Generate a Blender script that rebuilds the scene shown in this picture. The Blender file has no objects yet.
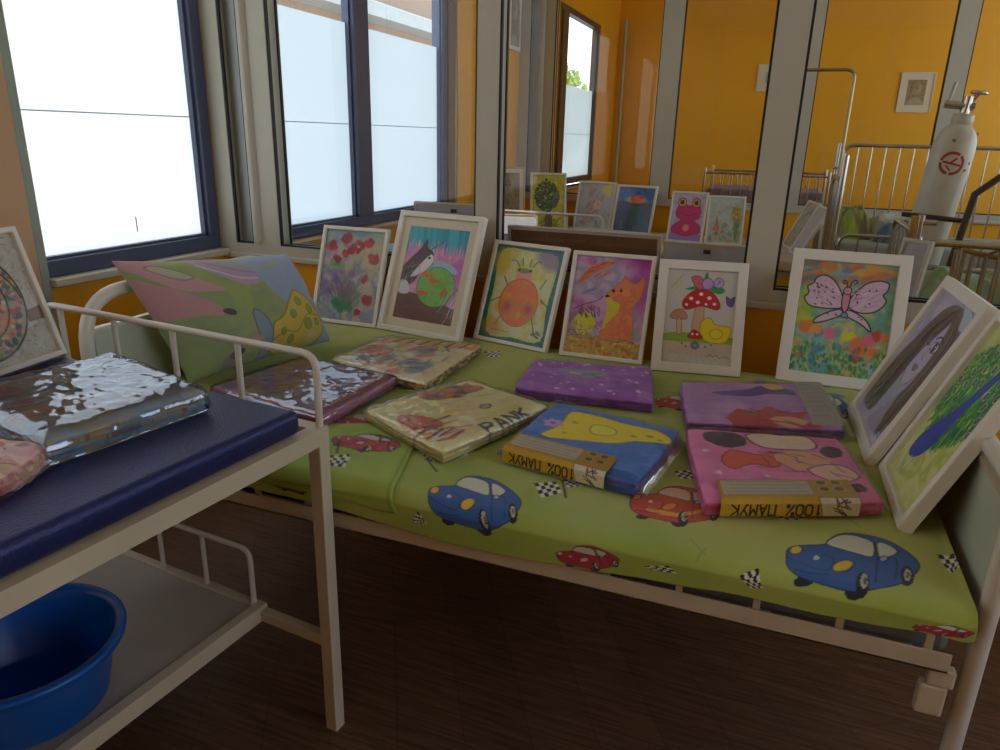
import bpy, math, random
import numpy as np
from math import sin, cos, pi, radians
from mathutils import Matrix, Vector

S = bpy.context.scene
COL = S.collection
# ---------------------------------------------------------------- camera, world, light, exposure
FPX, PITCH, ROLL, YAW, EYE = 721.21, 0.3193885, 0.0247542, 0.3607721, 1.30
_fw = np.array([-sin(YAW)*cos(PITCH), cos(YAW)*cos(PITCH), -sin(PITCH)])
_r0 = np.array([cos(YAW), sin(YAW), 0.0]); _u0 = np.cross(_r0, _fw)
RT = cos(ROLL)*_r0 + sin(ROLL)*_u0
UP = -sin(ROLL)*_r0 + cos(ROLL)*_u0
cam_d = bpy.data.cameras.new('camera'); cam = bpy.data.objects.new('camera', cam_d); COL.objects.link(cam)
cam_d.sensor_width = 36; cam_d.lens = FPX/1000*36; cam_d.clip_start = .02
M = Matrix.Identity(4)
for i in range(3):
    M[i][0], M[i][1], M[i][2] = RT[i], UP[i], -_fw[i]
M[2][3] = EYE
cam.matrix_world = M
S.camera = cam
S.view_settings.view_transform = 'Standard'; S.view_settings.look = 'None'
S.view_settings.gamma = 1; S.view_settings.use_curve_mapping = False
S.view_settings.exposure = 0.18
S.cycles.max_bounces = 10; S.cycles.diffuse_bounces = 6; S.cycles.transparent_max_bounces = 24
S.cycles.transmission_bounces = 8; S.cycles.glossy_bounces = 4
S.cycles.sample_clamp_indirect = 4.0; S.cycles.caustics_reflective = False
S.cycles.use_denoising = True

W = bpy.data.worlds.new('sky'); S.world = W; W.use_nodes = True
wn = W.node_tree; wn.nodes.clear()
wo = wn.nodes.new('ShaderNodeOutputWorld'); wb = wn.nodes.new('ShaderNodeBackground')
tc = wn.nodes.new('ShaderNodeTexCoord'); sx = wn.nodes.new('ShaderNodeSeparateXYZ'); cr = wn.nodes.new('ShaderNodeValToRGB')
wn.links.new(tc.outputs['Generated'], sx.inputs[0]); wn.links.new(sx.outputs['Z'], cr.inputs[0]); wn.links.new(cr.outputs[0], wb.inputs[0])
cr.color_ramp.elements[0].position = 0.0; cr.color_ramp.elements[0].color = (.88, .94, 1.0, 1)
cr.color_ramp.elements[1].position = .6; cr.color_ramp.elements[1].color = (.50, .68, 1.0, 1)
wb.inputs[1].default_value = 2.6
wn.links.new(wb.outputs[0], wo.inputs[0])

sun_d = bpy.data.lights.new('sun', 'SUN'); sun = bpy.data.objects.new('sun', sun_d); COL.objects.link(sun)
sun_d.energy = 2.0; sun_d.angle = radians(1.0); sun_d.color = (1, .93, .80)
sun.rotation_euler = Vector((0.62, 0.42, -1.0)).to_track_quat('-Z', 'Y').to_euler()

# ---------------------------------------------------------------- helpers
def at(px, py, z=None, x=None, y=None):
    """3-D point on a horizontal or vertical plane of the room that the measured photo point lies on"""
    d = RT*(px-500)/FPX - UP*(py-375)/FPX + _fw
    o = np.array([0, 0, EYE])
    if z is not None: t = (z-EYE)/d[2]
    elif x is not None: t = x/d[0]
    else: t = y/d[1]
    return o + d*t

def lin(c):
    if isinstance(c, str):
        c = c.lstrip('#'); c = [int(c[i:i+2], 16) for i in (0, 2, 4)]
    c = np.array(c, float)/255.0
    return np.where(c <= .04045, c/12.92, ((c+.055)/1.055)**2.4)

def rgb(c):
    if isinstance(c, str):
        c = c.lstrip('#'); c = [int(c[i:i+2], 16) for i in (0, 2, 4)]
    return np.array(c, float)/255.0

_mats = {}
def new_mat(name):
    m = bpy.data.materials.new(name); m.use_nodes = True
    return m, m.node_tree, m.node_tree.nodes['Principled BSDF']

def mat(name, c, rough=.5, metal=0, var=.06, scale=8, bump=0, bscale=60, coat=0, spec=.5):
    if name in _mats: return _mats[name]
    m, nt, b = new_mat(name)
    l = lin(c)
    n = nt.nodes.new('ShaderNodeTexNoise'); n.inputs['Scale'].default_value = scale; n.inputs['Detail'].default_value = 5
    t = nt.nodes.new('ShaderNodeTexCoord'); nt.links.new(t.outputs['Object'], n.inputs['Vector'])
    r = nt.nodes.new('ShaderNodeValToRGB')
    r.color_ramp.elements[0].position = .3; r.color_ramp.elements[0].color = (*np.clip(l*(1-var), 0, 1), 1)
    r.color_ramp.elements[1].position = .7; r.color_ramp.elements[1].color = (*np.clip(l*(1+var), 0, 1), 1)
    nt.links.new(n.outputs['Fac'], r.inputs[0]); nt.links.new(r.outputs[0], b.inputs['Base Color'])
    b.inputs['Roughness'].default_value = rough; b.inputs['Metallic'].default_value = metal
    b.inputs['Coat Weight'].default_value = coat; b.inputs['Specular IOR Level'].default_value = spec
    if bump:
        n2 = nt.nodes.new('ShaderNodeTexNoise'); n2.inputs['Scale'].default_value = bscale; n2.inputs['Detail'].default_value = 4
        nt.links.new(t.outputs['Object'], n2.inputs['Vector'])
        bp = nt.nodes.new('ShaderNodeBump'); bp.inputs['Strength'].default_value = bump; bp.inputs['Distance'].default_value = .004
        nt.links.new(n2.outputs['Fac'], bp.inputs['Height']); nt.links.new(bp.outputs[0], b.inputs['Normal'])
    _mats[name] = m
    return m

def vc_mat(name, rough=.7, coat=0, bump=.2, bscale=300, sheen=0):
    if name in _mats: return _mats[name]
    m, nt, b = new_mat(name)
    a = nt.nodes.new('ShaderNodeVertexColor'); a.layer_name = 'Col'
    n = nt.nodes.new('ShaderNodeTexNoise'); n.inputs['Scale'].default_value = bscale
    t = nt.nodes.new('ShaderNodeTexCoord'); nt.links.new(t.outputs['Object'], n.inputs['Vector'])
    hs = nt.nodes.new('ShaderNodeHueSaturation')
    mr = nt.nodes.new('ShaderNodeMapRange'); mr.inputs['To Min'].default_value = .9; mr.inputs['To Max'].default_value = 1.1
    nt.links.new(n.outputs['Fac'], mr.inputs['Value']); nt.links.new(mr.outputs[0], hs.inputs['Value'])
    nt.links.new(a.outputs['Color'], hs.inputs['Color']); nt.links.new(hs.outputs[0], b.inputs['Base Color'])
    bp = nt.nodes.new('ShaderNodeBump'); bp.inputs['Strength'].default_value = bump; bp.inputs['Distance'].default_value = .001
    nt.links.new(n.outputs['Fac'], bp.inputs['Height']); nt.links.new(bp.outputs[0], b.inputs['Normal'])
    b.inputs['Roughness'].default_value = rough; b.inputs['Coat Weight'].default_value = coat; b.inputs['Coat Roughness'].default_value = .08
    b.inputs['Sheen Weight'].default_value = sheen
    _mats[name] = m
    return m

def film_mat(name, tint=(1, 1, 1), base=.05, k=1.0, rough=.06, ior=1.45, bump=0, bsc=22, gcol=(1, 1, 1, 1)):
    """thin clear sheet: transmits, and mirrors by Fresnel"""
    if name in _mats: return _mats[name]
    m = bpy.data.materials.new(name); m.use_nodes = True; nt = m.node_tree; nt.nodes.clear()
    o = nt.nodes.new('ShaderNodeOutputMaterial'); mx = nt.nodes.new('ShaderNodeMixShader')
    tr = nt.nodes.new('ShaderNodeBsdfTransparent'); tr.inputs[0].default_value = (*tint, 1)
    gl = nt.nodes.new('ShaderNodeBsdfGlossy'); gl.inputs['Roughness'].default_value = rough; gl.inputs['Color'].default_value = gcol
    fr = nt.nodes.new('ShaderNodeFresnel'); fr.inputs[0].default_value = ior
    ma = nt.nodes.new('ShaderNodeMath'); ma.operation = 'MULTIPLY_ADD'; ma.use_clamp = True
    ma.inputs[1].default_value = k; ma.inputs[2].default_value = base
    nt.links.new(fr.outputs[0], ma.inputs[0]); nt.links.new(ma.outputs[0], mx.inputs[0])
    nt.links.new(tr.outputs[0], mx.inputs[1]); nt.links.new(gl.outputs[0], mx.inputs[2]); nt.links.new(mx.outputs[0], o.inputs[0])
    if bump:
        n = nt.nodes.new('ShaderNodeTexNoise'); n.inputs['Scale'].default_value = bsc; n.inputs['Detail'].default_value = 3; n.inputs['Distortion'].default_value = 1.5
        t = nt.nodes.new('ShaderNodeTexCoord'); nt.links.new(t.outputs['Object'], n.inputs['Vector'])
        bp = nt.nodes.new('ShaderNodeBump'); bp.inputs['Strength'].default_value = bump; bp.inputs['Distance'].default_value = .01
        nt.links.new(n.outputs['Fac'], bp.inputs['Height']); nt.links.new(bp.outputs[0], gl.inputs['Normal'])
    _mats[name] = m
    return m

def frosted_mat(name, c, dens=.9):
    if name in _mats: return _mats[name]
    m = bpy.data.materials.new(name); m.use_nodes = True; nt = m.node_tree; nt.nodes.clear()
    o = nt.nodes.new('ShaderNodeOutputMaterial'); mx = nt.nodes.new('ShaderNodeMixShader'); mx2 = nt.nodes.new('ShaderNodeMixShader')
    tl = nt.nodes.new('ShaderNodeBsdfTranslucent'); df = nt.nodes.new('ShaderNodeBsdfDiffuse')
    n = nt.nodes.new('ShaderNodeTexNoise'); n.inputs['Scale'].default_value = 1.6; r = nt.nodes.new('ShaderNodeValToRGB')
    t = nt.nodes.new('ShaderNodeTexCoord'); nt.links.new(t.outputs['Object'], n.inputs['Vector']); nt.links.new(n.outputs['Fac'], r.inputs[0])
    r.color_ramp.elements[0].color = (*np.clip(lin(c)*.93, 0, 1), 1); r.color_ramp.elements[1].color = (*lin(c), 1)
    nt.links.new(r.outputs[0], tl.inputs[0]); df.inputs[0].default_value = (.8, .85, .85, 1)
    tr = nt.nodes.new('ShaderNodeBsdfTransparent')
    mx.inputs[0].default_value = .15; mx2.inputs[0].default_value = dens
    nt.links.new(tl.outputs[0], mx.inputs[1]); nt.links.new(df.outputs[0], mx.inputs[2])
    nt.links.new(tr.outputs[0], mx2.inputs[1]); nt.links.new(mx.outputs[0], mx2.inputs[2]); nt.links.new(mx2.outputs[0], o.inputs[0])
    _mats[name] = m
    return m

class MB:
    def __init__(s): s.v = []; s.f = []; s.sm = []
    def add(s, V, F, smooth=False):
        n = len(s.v); s.v += [tuple(map(float, p)) for p in V]
        s.f += [tuple(i+n for i in q) for q in F]; s.sm += [smooth]*len(F); return s
    def box(s, x0, x1, y0, y1, z0, z1):
        V = [(x, y, z) for x in (x0, x1) for y in (y0, y1) for z in (z0, z1)]
        return s.add(V, [(0, 1, 3, 2), (4, 6, 7, 5), (0, 4, 5, 1), (2, 3, 7, 6), (0, 2, 6, 4), (1, 5, 7, 3)])
    def tube(s, pts, r, seg=10, closed=False, cap=True, r1=None):
        P = [Vector(p) for p in pts]; n = len(P); rings = []
        up = None
        for i in range(n):
            a = P[i-1] if (i > 0 or closed) else P[i]; b = P[(i+1) % n] if (i < n-1 or closed) else P[i]
            t = (b-a).normalized()
            if up is None:
                up = Vector((0, 0, 1)) if abs(t.z) < .9 else Vector((1, 0, 0))
            sd = t.cross(up).normalized(); up = sd.cross(t).normalized()
            rr = r if r1 is None else r + (r1-r)*i/max(1, n-1)
            rings.append([P[i] + sd*cos(2*pi*k/seg)*rr + up*sin(2*pi*k/seg)*rr for k in range(seg)])
        V = [p for g in rings for p in g]; F = []
        m = n if closed else n-1
        for i in range(m):
            j = (i+1) % n
            for k in range(seg):
                k2 = (k+1) % seg; F.append((i*seg+k, j*seg+k, j*seg+k2, i*seg+k2))
        s.add(V, F, True)
        if cap and not closed:
            s.add(rings[0], [tuple(range(seg))]); s.add(rings[-1], [tuple(range(seg-1, -1, -1))])
        return s
    def lathe(s, prof, c=(0, 0, 0), seg=32, sx=1, sy=1):
        V = []; F = []; n = len(prof)
        for r, z in prof:
            for k in range(seg):
                a = 2*pi*k/seg; V.append((c[0]+r*cos(a)*sx, c[1]+r*sin(a)*sy, c[2]+z))
        for i in range(n-1):
            for k in range(seg):
                k2 = (k+1) % seg; F.append((i*seg+k, i*seg+k2, (i+1)*seg+k2, (i+1)*seg+k))
        return s.add(V, F, True)
    def mesh(s, name):
        me = bpy.data.meshes.new(name); me.from_pydata(s.v, [], s.f); me.update()
        me.polygons.foreach_set('use_smooth', s.sm); return me

def bend(pts, r, n=6):
    """polyline with its inner corners rounded to radius r"""
    P = [Vector(p) for p in pts]; out = [P[0]]
    for i in range(1, len(P)-1):
        a, b, c = P[i-1], P[i], P[i+1]
        d1 = (a-b).normalized(); d2 = (c-b).normalized()
        p0 = b+d1*r; p2 = b+d2*r
        for k in range(n+1):
            t = k/n; out.append(p0*(1-t)**2 + b*2*t*(1-t) + p2*t*t)
    out.append(P[-1]); return out

def obj(name, mb, m, parent=None, bevel=0, label=None, inv=True):
    me = mb if isinstance(mb, bpy.types.Mesh) else mb.mesh(name)
    o = bpy.data.objects.new(name, me); COL.objects.link(o)
    if m: me.materials.append(m)
    if parent: o.parent = parent
    if bevel:
        b = o.modifiers.new('bevel', 'BEVEL'); b.width = bevel; b.segments = 2; b.limit_method = 'ANGLE'; b.angle_limit = radians(50)
    if label: o['label'] = label
    return o
def thing(name, label, cat, loc=(0, 0, 0), rot=(0, 0, 0), group=None):
    o = bpy.data.objects.new(name, None); COL.objects.link(o); o.empty_display_size = .05
    o.location = loc; o.rotation_euler = rot; o['label'] = label; o['category'] = cat
    if group: o['group'] = group
    return o
def tag(o, label, cat, group=None):
    o['label'] = label; o['category'] = cat
    if group: o['group'] = group
    return o
def struct(name, mb, m, parent=None, bevel=0, label=None):
    o = obj(name, mb, m, parent, bevel)
    if not parent: o['kind'] = 'structure'
    if label: o['label'] = label
    return o
def copy_tree(o, parent=None):
    c = o.copy(); COL.objects.link(c)
    if parent: c.parent = parent
    for ch in list(o.children): copy_tree(ch, c)
    return c

# value noise on arrays
_lat = {}
def vnoise(x, y, seed=0):
    if seed not in _lat: _lat[seed] = np.random.RandomState(seed).rand(128, 128)
    L = _lat[seed]
    xi = np.floor(x).astype(int); yi = np.floor(y).astype(int); fx = x-xi; fy = y-yi
    fx = fx*fx*(3-2*fx); fy = fy*fy*(3-2*fy)
    g = lambda i, j: L[i % 128, j % 128]
    return (g(xi, yi)*(1-fx)+g(xi+1, yi)*fx)*(1-fy)+(g(xi, yi+1)*(1-fx)+g(xi+1, yi+1)*fx)*fy
def fbm(x, y, seed=0, o=3):
    r = 0; a = .5
    for k in range(o): r = r+a*vnoise(x*2**k, y*2**k, seed+k); a *= .5
    return r/(1-.5**o)

# ---------------------------------------------------------------- painter (paper and fabric prints, kept as point colours of a mesh)
def smooth_pts(P, n=6, closed=True):
    P = [np.array(p, float) for p in P]; N = len(P); out = []
    rng = range(N) if closed else range(N-1)
    for i in rng:
        p0 = P[(i-1) % N] if closed or i > 0 else P[i]; p1 = P[i]; p2 = P[(i+1) % N]; p3 = P[(i+2) % N] if closed or i+2 < N else P[(i+1) % N]
        for k in range(n):
            t = k/n
            out.append(.5*((2*p1)+(-p0+p2)*t+(2*p0-5*p1+4*p2-p3)*t*t+(-p0+3*p1-3*p2+p3)*t**3))
    if not closed: out.append(P[-1])
    return out

class Cv:
    """canvas, x 0..100 to the right, y 0..100*h/w downwards"""
    def __init__(s, w, h, n, bg, x0=0.0, y0=0.0, uw=100.0):
        s.nx = n; s.ny = max(2, int(round(n*h/w))); s.uw = uw; s.k = uw/(n-1); s.x0 = x0; s.y0 = y0
        s.a = np.ones((s.ny, s.nx, 3))*rgb(bg)
        s.X, s.Y = np.meshgrid(x0+np.arange(s.nx)*s.k, y0+np.arange(s.ny)*s.k)
        s.H = s.k*(s.ny-1)
    def _win(s, xa, xb, ya, yb):
        kx = s.X[0, 1]-s.X[0, 0]; ky = s.Y[1, 0]-s.Y[0, 0]
        i0 = max(0, int((xa-s.x0)/kx)-2); i1 = min(s.X.shape[1], int((xb-s.x0)/kx)+3)
        j0 = max(0, int((ya-s.y0)/ky)-2); j1 = min(s.X.shape[0], int((yb-s.y0)/ky)+3)
        if i1 <= i0 or j1 <= j0: return None
        return slice(j0, j1), slice(i0, i1)
    def _mix(s, w, m, c, al):
        m = (m*al)[..., None]; s.a[w] = s.a[w]*(1-m)+rgb(c)*m
    def poly(s, P, c, sm=0, al=1, out=None, lw=.8):
        if sm: P = smooth_pts(P, sm)
        P = np.array(P, float)
        w = s._win(P[:, 0].min(), P[:, 0].max(), P[:, 1].min(), P[:, 1].max())
        if w is None: return s
        X, Y = s.X[w], s.Y[w]; ins = np.zeros(X.shape, bool); n = len(P)
        for i in range(n):
            x1, y1 = P[i]; x2, y2 = P[(i+1) % n]
            if y1 == y2: continue
            ins ^= ((y1 > Y) != (y2 > Y)) & (X < (x2-x1)*(Y-y1)/(y2-y1)+x1)
        s._mix(w, ins.astype(float), c, al)
        if out: s.line(list(P)+[P[0]], lw, out)
        return s
    def ell(s, cx, cy, rx, ry, c, rot=0, al=1, soft=0, out=None, lw=.8):
        R = max(rx, ry)*(1+soft)
        w = s._win(cx-R, cx+R, cy-R, cy+R)
        if w is None: return s
        X = s.X[w]-cx; Y = s.Y[w]-cy; a = radians(rot)
        u = (X*cos(a)+Y*sin(a))/rx; v = (-X*sin(a)+Y*cos(a))/ry; d = np.sqrt(u*u+v*v)
        e = max(soft, s.k/min(rx, ry)*.7)
        s._mix(w, np.clip((1-d)/e+.5, 0, 1), c, al)
        if out: s.line([(cx+rx*cos(t)*cos(a)-ry*sin(t)*sin(a), cy+rx*cos(t)*sin(a)+ry*sin(t)*cos(a)) for t in np.linspace(0, 2*pi, 26)], lw, out)
        return s
    def line(s, P, lw, c, al=1, sm=0):
        if sm: P = smooth_pts(P, sm, False)
        P = [(float(p[0]), float(p[1])) for p in P]
        for (x1, y1), (x2, y2) in zip(P[:-1], P[1:]):
            h = lw/2+s.k
            w = s._win(min(x1, x2)-h, max(x1, x2)+h, min(y1, y2)-h, max(y1, y2)+h)
            if w is None: continue
            X, Y = s.X[w], s.Y[w]; dx, dy = x2-x1, y2-y1; L = dx*dx+dy*dy+1e-9
            t = np.clip(((X-x1)*dx+(Y-y1)*dy)/L, 0, 1); d = np.hypot(X-x1-t*dx, Y-y1-t*dy)
            s._mix(w, np.clip((lw/2-d)/s.k+.5, 0, 1), c, al)
        return s
    def wash(s, cols, sc, seed=0, al=1, region=None):
        """soft colour clouds"""
        n = fbm((s.X-s.x0)/sc+7.3*seed, (s.Y-s.y0)/sc+3.1*seed, seed, 3)
        n = np.clip((n-.25)/.5, 0, .9999)*(len(cols)-1); i = n.astype(int); f = (n-i)[..., None]
        C = np.array([rgb(c) for c in cols]); v = C[i]*(1-f)+C[i+1]*f
        m = al if region is None else (region(s.X, s.Y)*al)[..., None]
        s.a = s.a*(1-m)+v*m; return s
    def dabs(s, n, cols, box, r, seed=0, al=.8, asp=1.0):
        R = random.Random(seed)
        for _ in range(n):
            s.ell(R.uniform(box[0], box[2]), R.uniform(box[1], box[3]), R.uniform(.6, 1.3)*r*asp, R.uniform(.6, 1.3)*r, R.choice(cols), R.uniform(-30, 30), al, .5)
        return s
    def hatch(s, n, c, box, L, ang, lw, seed=0, al=.6, spread=15):
        R = random.Random(seed)
        for _ in range(n):
            x, y = R.uniform(box[0], box[2]), R.uniform(box[1], box[3]); a = radians(ang+R.uniform(-spread, spread)); l = L*R.uniform(.5, 1.2)/2
            cc = R.choice(c) if isinstance(c, list) else c
            s.line([(x-l*cos(a), y-l*sin(a)), (x+l*cos(a), y+l*sin(a))], lw, cc, al)
        return s
    def flag(s, q, nx=5, ny=4):
        A, B, C, D = [np.array(p, float) for p in q]
        P = lambda u, v: (A*(1-u)+B*u)*(1-v)+(D*(1-u)+C*u)*v
        for i in range(nx):
            for j in range(ny):
                s.poly([P(i/nx, j/ny), P((i+1)/nx, j/ny), P((i+1)/nx, (j+1)/ny), P(i/nx, (j+1)/ny)], '#15151c' if (i+j) % 2 == 0 else '#d8dcc8')
        return s

def set_cols(me, A):
    a = me.color_attributes.new('Col', 'FLOAT_COLOR', 'POINT')
    A = np.clip(A.reshape(-1, 3), 0, 1); A = np.where(A <= .04045, A/12.92, ((A+.055)/1.055)**2.4)
    a.data.foreach_set('color', np.concatenate([A, np.ones((len(A), 1))], 1).astype(np.float32).ravel())

def grid_mesh(name, P, smooth=True, extra=None):
    """P: (ny,nx,3) points"""
    ny, nx, _ = P.shape
    I = np.arange(ny*nx).reshape(ny, nx)
    F = np.stack([I[:-1, :-1], I[1:, :-1], I[1:, 1:], I[:-1, 1:]], -1).reshape(-1, 4)
    me = bpy.data.meshes.new(name)
    me.vertices.add(ny*nx); me.vertices.foreach_set('co', P.reshape(-1).astype(np.float32))
    me.loops.add(F.size); me.loops.foreach_set('vertex_index', F.ravel().astype(np.int32))
    me.polygons.add(len(F)); me.polygons.foreach_set('loop_start', np.arange(0, F.size, 4, dtype=np.int32))
    me.update(calc_edges=True)
    me.polygons.foreach_set('use_smooth', np.full(len(F), smooth)); return me

FONT = {  # stroke letters on a 4 x 6 box
 '1': [[(1, 1), (2, 0), (2, 6)]], '0': [[(0, 1), (1, 0), (3, 0), (4, 1), (4, 5), (3, 6), (1, 6), (0, 5), (0, 1)]],
 '%': [[(4, 0), (0, 6)], [(0, 0), (1, 0), (1, 1.4), (0, 1.4), (0, 0)], [(3, 4.6), (4, 4.6), (4, 6), (3, 6), (3, 4.6)]],
 'П': [[(0, 6), (0, 0), (4, 0), (4, 6)]], 'А': [[(0, 6), (2, 0), (4, 6)], [(.8, 4), (3.2, 4)]],
 'М': [[(0, 6), (0, 0), (2, 3.5), (4, 0), (4, 6)]], 'У': [[(0, 0), (2, 3.2)], [(4, 0), (1, 6), (0, 6)]],
 'К': [[(0, 0), (0, 6)], [(4, 0), (0, 3), (4, 6)]], 'P': [[(0, 6), (0, 0), (3, 0), (4, 1.5), (3, 3), (0, 3)]],
 'N': [[(0, 6), (0, 0), (4, 6), (4, 0)]], 'A': [[(0, 6), (2, 0), (4, 6)], [(.8, 4), (3.2, 4)]], 'K': [[(0, 0), (0, 6)], [(4, 0), (0, 3), (4, 6)]], ' ': []}
def text(cv, t, x, y, hgt, c, lw, wd=None, flip=False):
    k = hgt/6; kx = (wd or hgt*.8)/5.6; L = len(t)*5.6*kx
    for i, ch in enumerate(t):
        for st in FONT[ch]:
            P = [(x+(i*5.6+p[0])*kx, y+p[1]*k) for p in st]
            if flip: P = [(2*x+L-p[0], 2*y+hgt-p[1]) for p in P]
            cv.line(P, lw, c)
# ---------------------------------------------------------------- materials
YEL = mat('yellow_wall_paint', '#f0ab18', .45, var=.04, scale=2, bump=.05)
PEA = mat('peach_wall_paint', '#c9a27c', .6, var=.05, scale=2)
FLO, _nt, _b = new_mat('brown_vinyl_floor'); _mats['floor'] = FLO
_t = _nt.nodes.new('ShaderNodeTexCoord'); _mp = _nt.nodes.new('ShaderNodeMapping'); _mp.inputs['Scale'].default_value = (3, 60, 1)
_n = _nt.nodes.new('ShaderNodeTexNoise'); _n.inputs['Scale'].default_value = 2; _n.inputs['Detail'].default_value = 8
_r = _nt.nodes.new('ShaderNodeValToRGB'); _br = _nt.nodes.new('ShaderNodeTexBrick'); _mx = _nt.nodes.new('ShaderNodeMixRGB')
_r.color_ramp.elements[0].position = .3; _r.color_ramp.elements[0].color = (*lin('#4a3424'), 1)
_r.color_ramp.elements[1].position = .7; _r.color_ramp.elements[1].color = (*lin('#7a5a40'), 1)
_br.inputs['Scale'].default_value = 1; _br.inputs['Brick Width'].default_value = 1.2; _br.inputs['Row Height'].default_value = .15
_br.inputs['Mortar Size'].default_value = .0012; _br.inputs['Color1'].default_value = (1, 1, 1, 1); _br.inputs['Color2'].default_value = (.8, .8, .8, 1); _br.inputs['Mortar'].default_value = (.45, .45, .45, 1)
_mp2 = _nt.nodes.new('ShaderNodeMapping'); _mp2.inputs['Rotation'].default_value = (0, 0, radians(60)); _mp.inputs['Rotation'].default_value = (0, 0, radians(60))
_nt.links.new(_t.outputs['Object'], _mp2.inputs[0]); _nt.links.new(_mp2.outputs[0], _br.inputs[0])
_nt.links.new(_t.outputs['Object'], _mp.inputs[0]); _nt.links.new(_mp.outputs[0], _n.inputs[0]); _nt.links.new(_n.outputs['Fac'], _r.inputs[0])
_mx.blend_type = 'MULTIPLY'; _mx.inputs[0].default_value = .8
_nt.links.new(_r.outputs[0], _mx.inputs[1]); _nt.links.new(_br.outputs[0], _mx.inputs[2]); _nt.links.new(_mx.outputs[0], _b.inputs['Base Color'])
_b.inputs['Roughness'].default_value = .55
ALU = mat('white_aluminium', '#bcb9a8', .4, var=.03, scale=6)
DARKF = mat('slate_blue_frame', '#4a5470', .35, var=.05)
GASK = mat('black_gasket', '#14141c', .5)
SILL = mat('sill_paint', '#cfc8ba', .4)
WOODB = mat('brown_jamb', '#7d5a3a', .5, var=.1)
GLASS = film_mat('partition_glass', (.96, .98, .96), .015, .75, .01)
CLEAR = film_mat('clear_window_glass', (.95, .97, .98), .01, .8, .01)
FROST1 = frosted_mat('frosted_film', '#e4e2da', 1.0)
FROST2 = frosted_mat('frosted_film_shade', '#c2cdd0', .97)  # darker copy of the film, so the farther windows come out dimmer
WHT = mat('white_enamel', '#c6baa0', .38, var=.05, scale=10)
TUBEW = mat('white_tube_enamel', '#d2cdc0', .3, var=.04)
CHR = mat('chrome', '#b9b7b0', .18, 1.0, var=.05)
FRW = mat('white_frame_paint', '#e4e0d4', .4, var=.02)
MATC = mat('cream_mount', '#ddd3bb', .8, var=.03)
BRN = mat('brown_hardboard', '#966a48', .7, var=.12, scale=14)
GREYB = mat('grey_backing_card', '#e0e7fa', .6, var=.04)
MTR = mat('grey_mattress_cover', '#77777a', .7, var=.06)
NAVY = mat('navy_vinyl', '#0f174c', .36, var=.08, scale=5, bump=.35, bscale=260, spec=1.0)
NAVY.node_tree.nodes['Principled BSDF'].inputs['Specular Tint'].default_value = (.50, .56, 1, 1)
BLUE = mat('blue_plastic', '#085ab2', .3, var=.04)
BLK = mat('black_rubber', '#1c1a19', .5)
CEIL = mat('ceiling_paint', '#dcd8cc', .8)

# ---------------------------------------------------------------- the setting
XW, XR, Y1, Y2, Y3, YB, ZC = -2.2, 3.6, 2.45, 6.10, 9.75, -2.6, 3.25
def shell():
    struct('floor', MB().box(XW-.3, XR+.1, YB-.1, Y3+.2, -.1, 0), FLO)
    struct('ceiling', MB().box(XW-.3, XR+.1, YB-.1, Y3+.2, ZC, ZC+.1), CEIL)
    # left wall around three windows and an unseen one added for light (the reveals are as deep as the wall)
    wins = [(-1.9, 1.3), (1.50, 2.45), (2.62, 4.69), (7.2, 8.80)]
    zs, zt = .80, 2.52
    wl = MB(); y = YB
    for a, b in wins:
        wl.box(XW-.10, XW, y, a, 0, ZC); wl.box(XW-.10, XW, a, b, 0, zs); wl.box(XW-.10, XW, a, b, zt, ZC); y = b
    wl.box(XW-.10, XW, y, Y3, 0, ZC)
    struct('wall_left', wl, YEL)
    struct('wall_far', MB().box(XW-.10, XR, Y3, Y3+.15, 0, ZC), YEL)
    struct('wall_right', MB().box(XR, XR+.1, YB, Y3, 0, .8).box(XR, XR+.1, YB, Y3, 2.9, ZC).box(XR, XR+.1, YB, -1.2, .8, 2.9).box(XR, XR+.1, 1.6, 2.8, .8, 2.9).box(XR, XR+.1, 5.8, 6.4, .8, 2.9).box(XR, XR+.1, 9.4, Y3, .8, 2.9), YEL)
    struct('wall_front', MB().box(XW-.2, XR, YB-.12, YB, 0, ZC), YEL)
    # peach pier and its grey-green edge strip left of the first window
    struct('trim_1', MB().box(XW, XW+.03, 1.25, 1.60, .0, ZC), PEA, bevel=.004)
    struct('trim_2', MB().box(XW, XW+.025, 1.60, 1.635, .0, ZC), mat('grey_green_strip', '#9aa596', .6), bevel=.006)
    struct('trim_3', MB().box(XW-.10, XW+.045, 1.636, 2.448, .800, .826), SILL, bevel=.005)
    struct('trim_4', MB().box(XW-.10, XW+.08, 2.56, 4.75, .775, .800), mat('wooden_sill', '#b89468', .5, var=.12), bevel=.005)
    struct('trim_5', MB().box(XW-.10, XW+.08, 7.1, 8.9, .775, .800), mat('wooden_sill', '#b89468'), bevel=.005)
    struct('trim_6', MB().box(XW, XW+.02, 4.69, 4.79, .80, 2.6), WOODB, bevel=.003)
shell()

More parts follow.
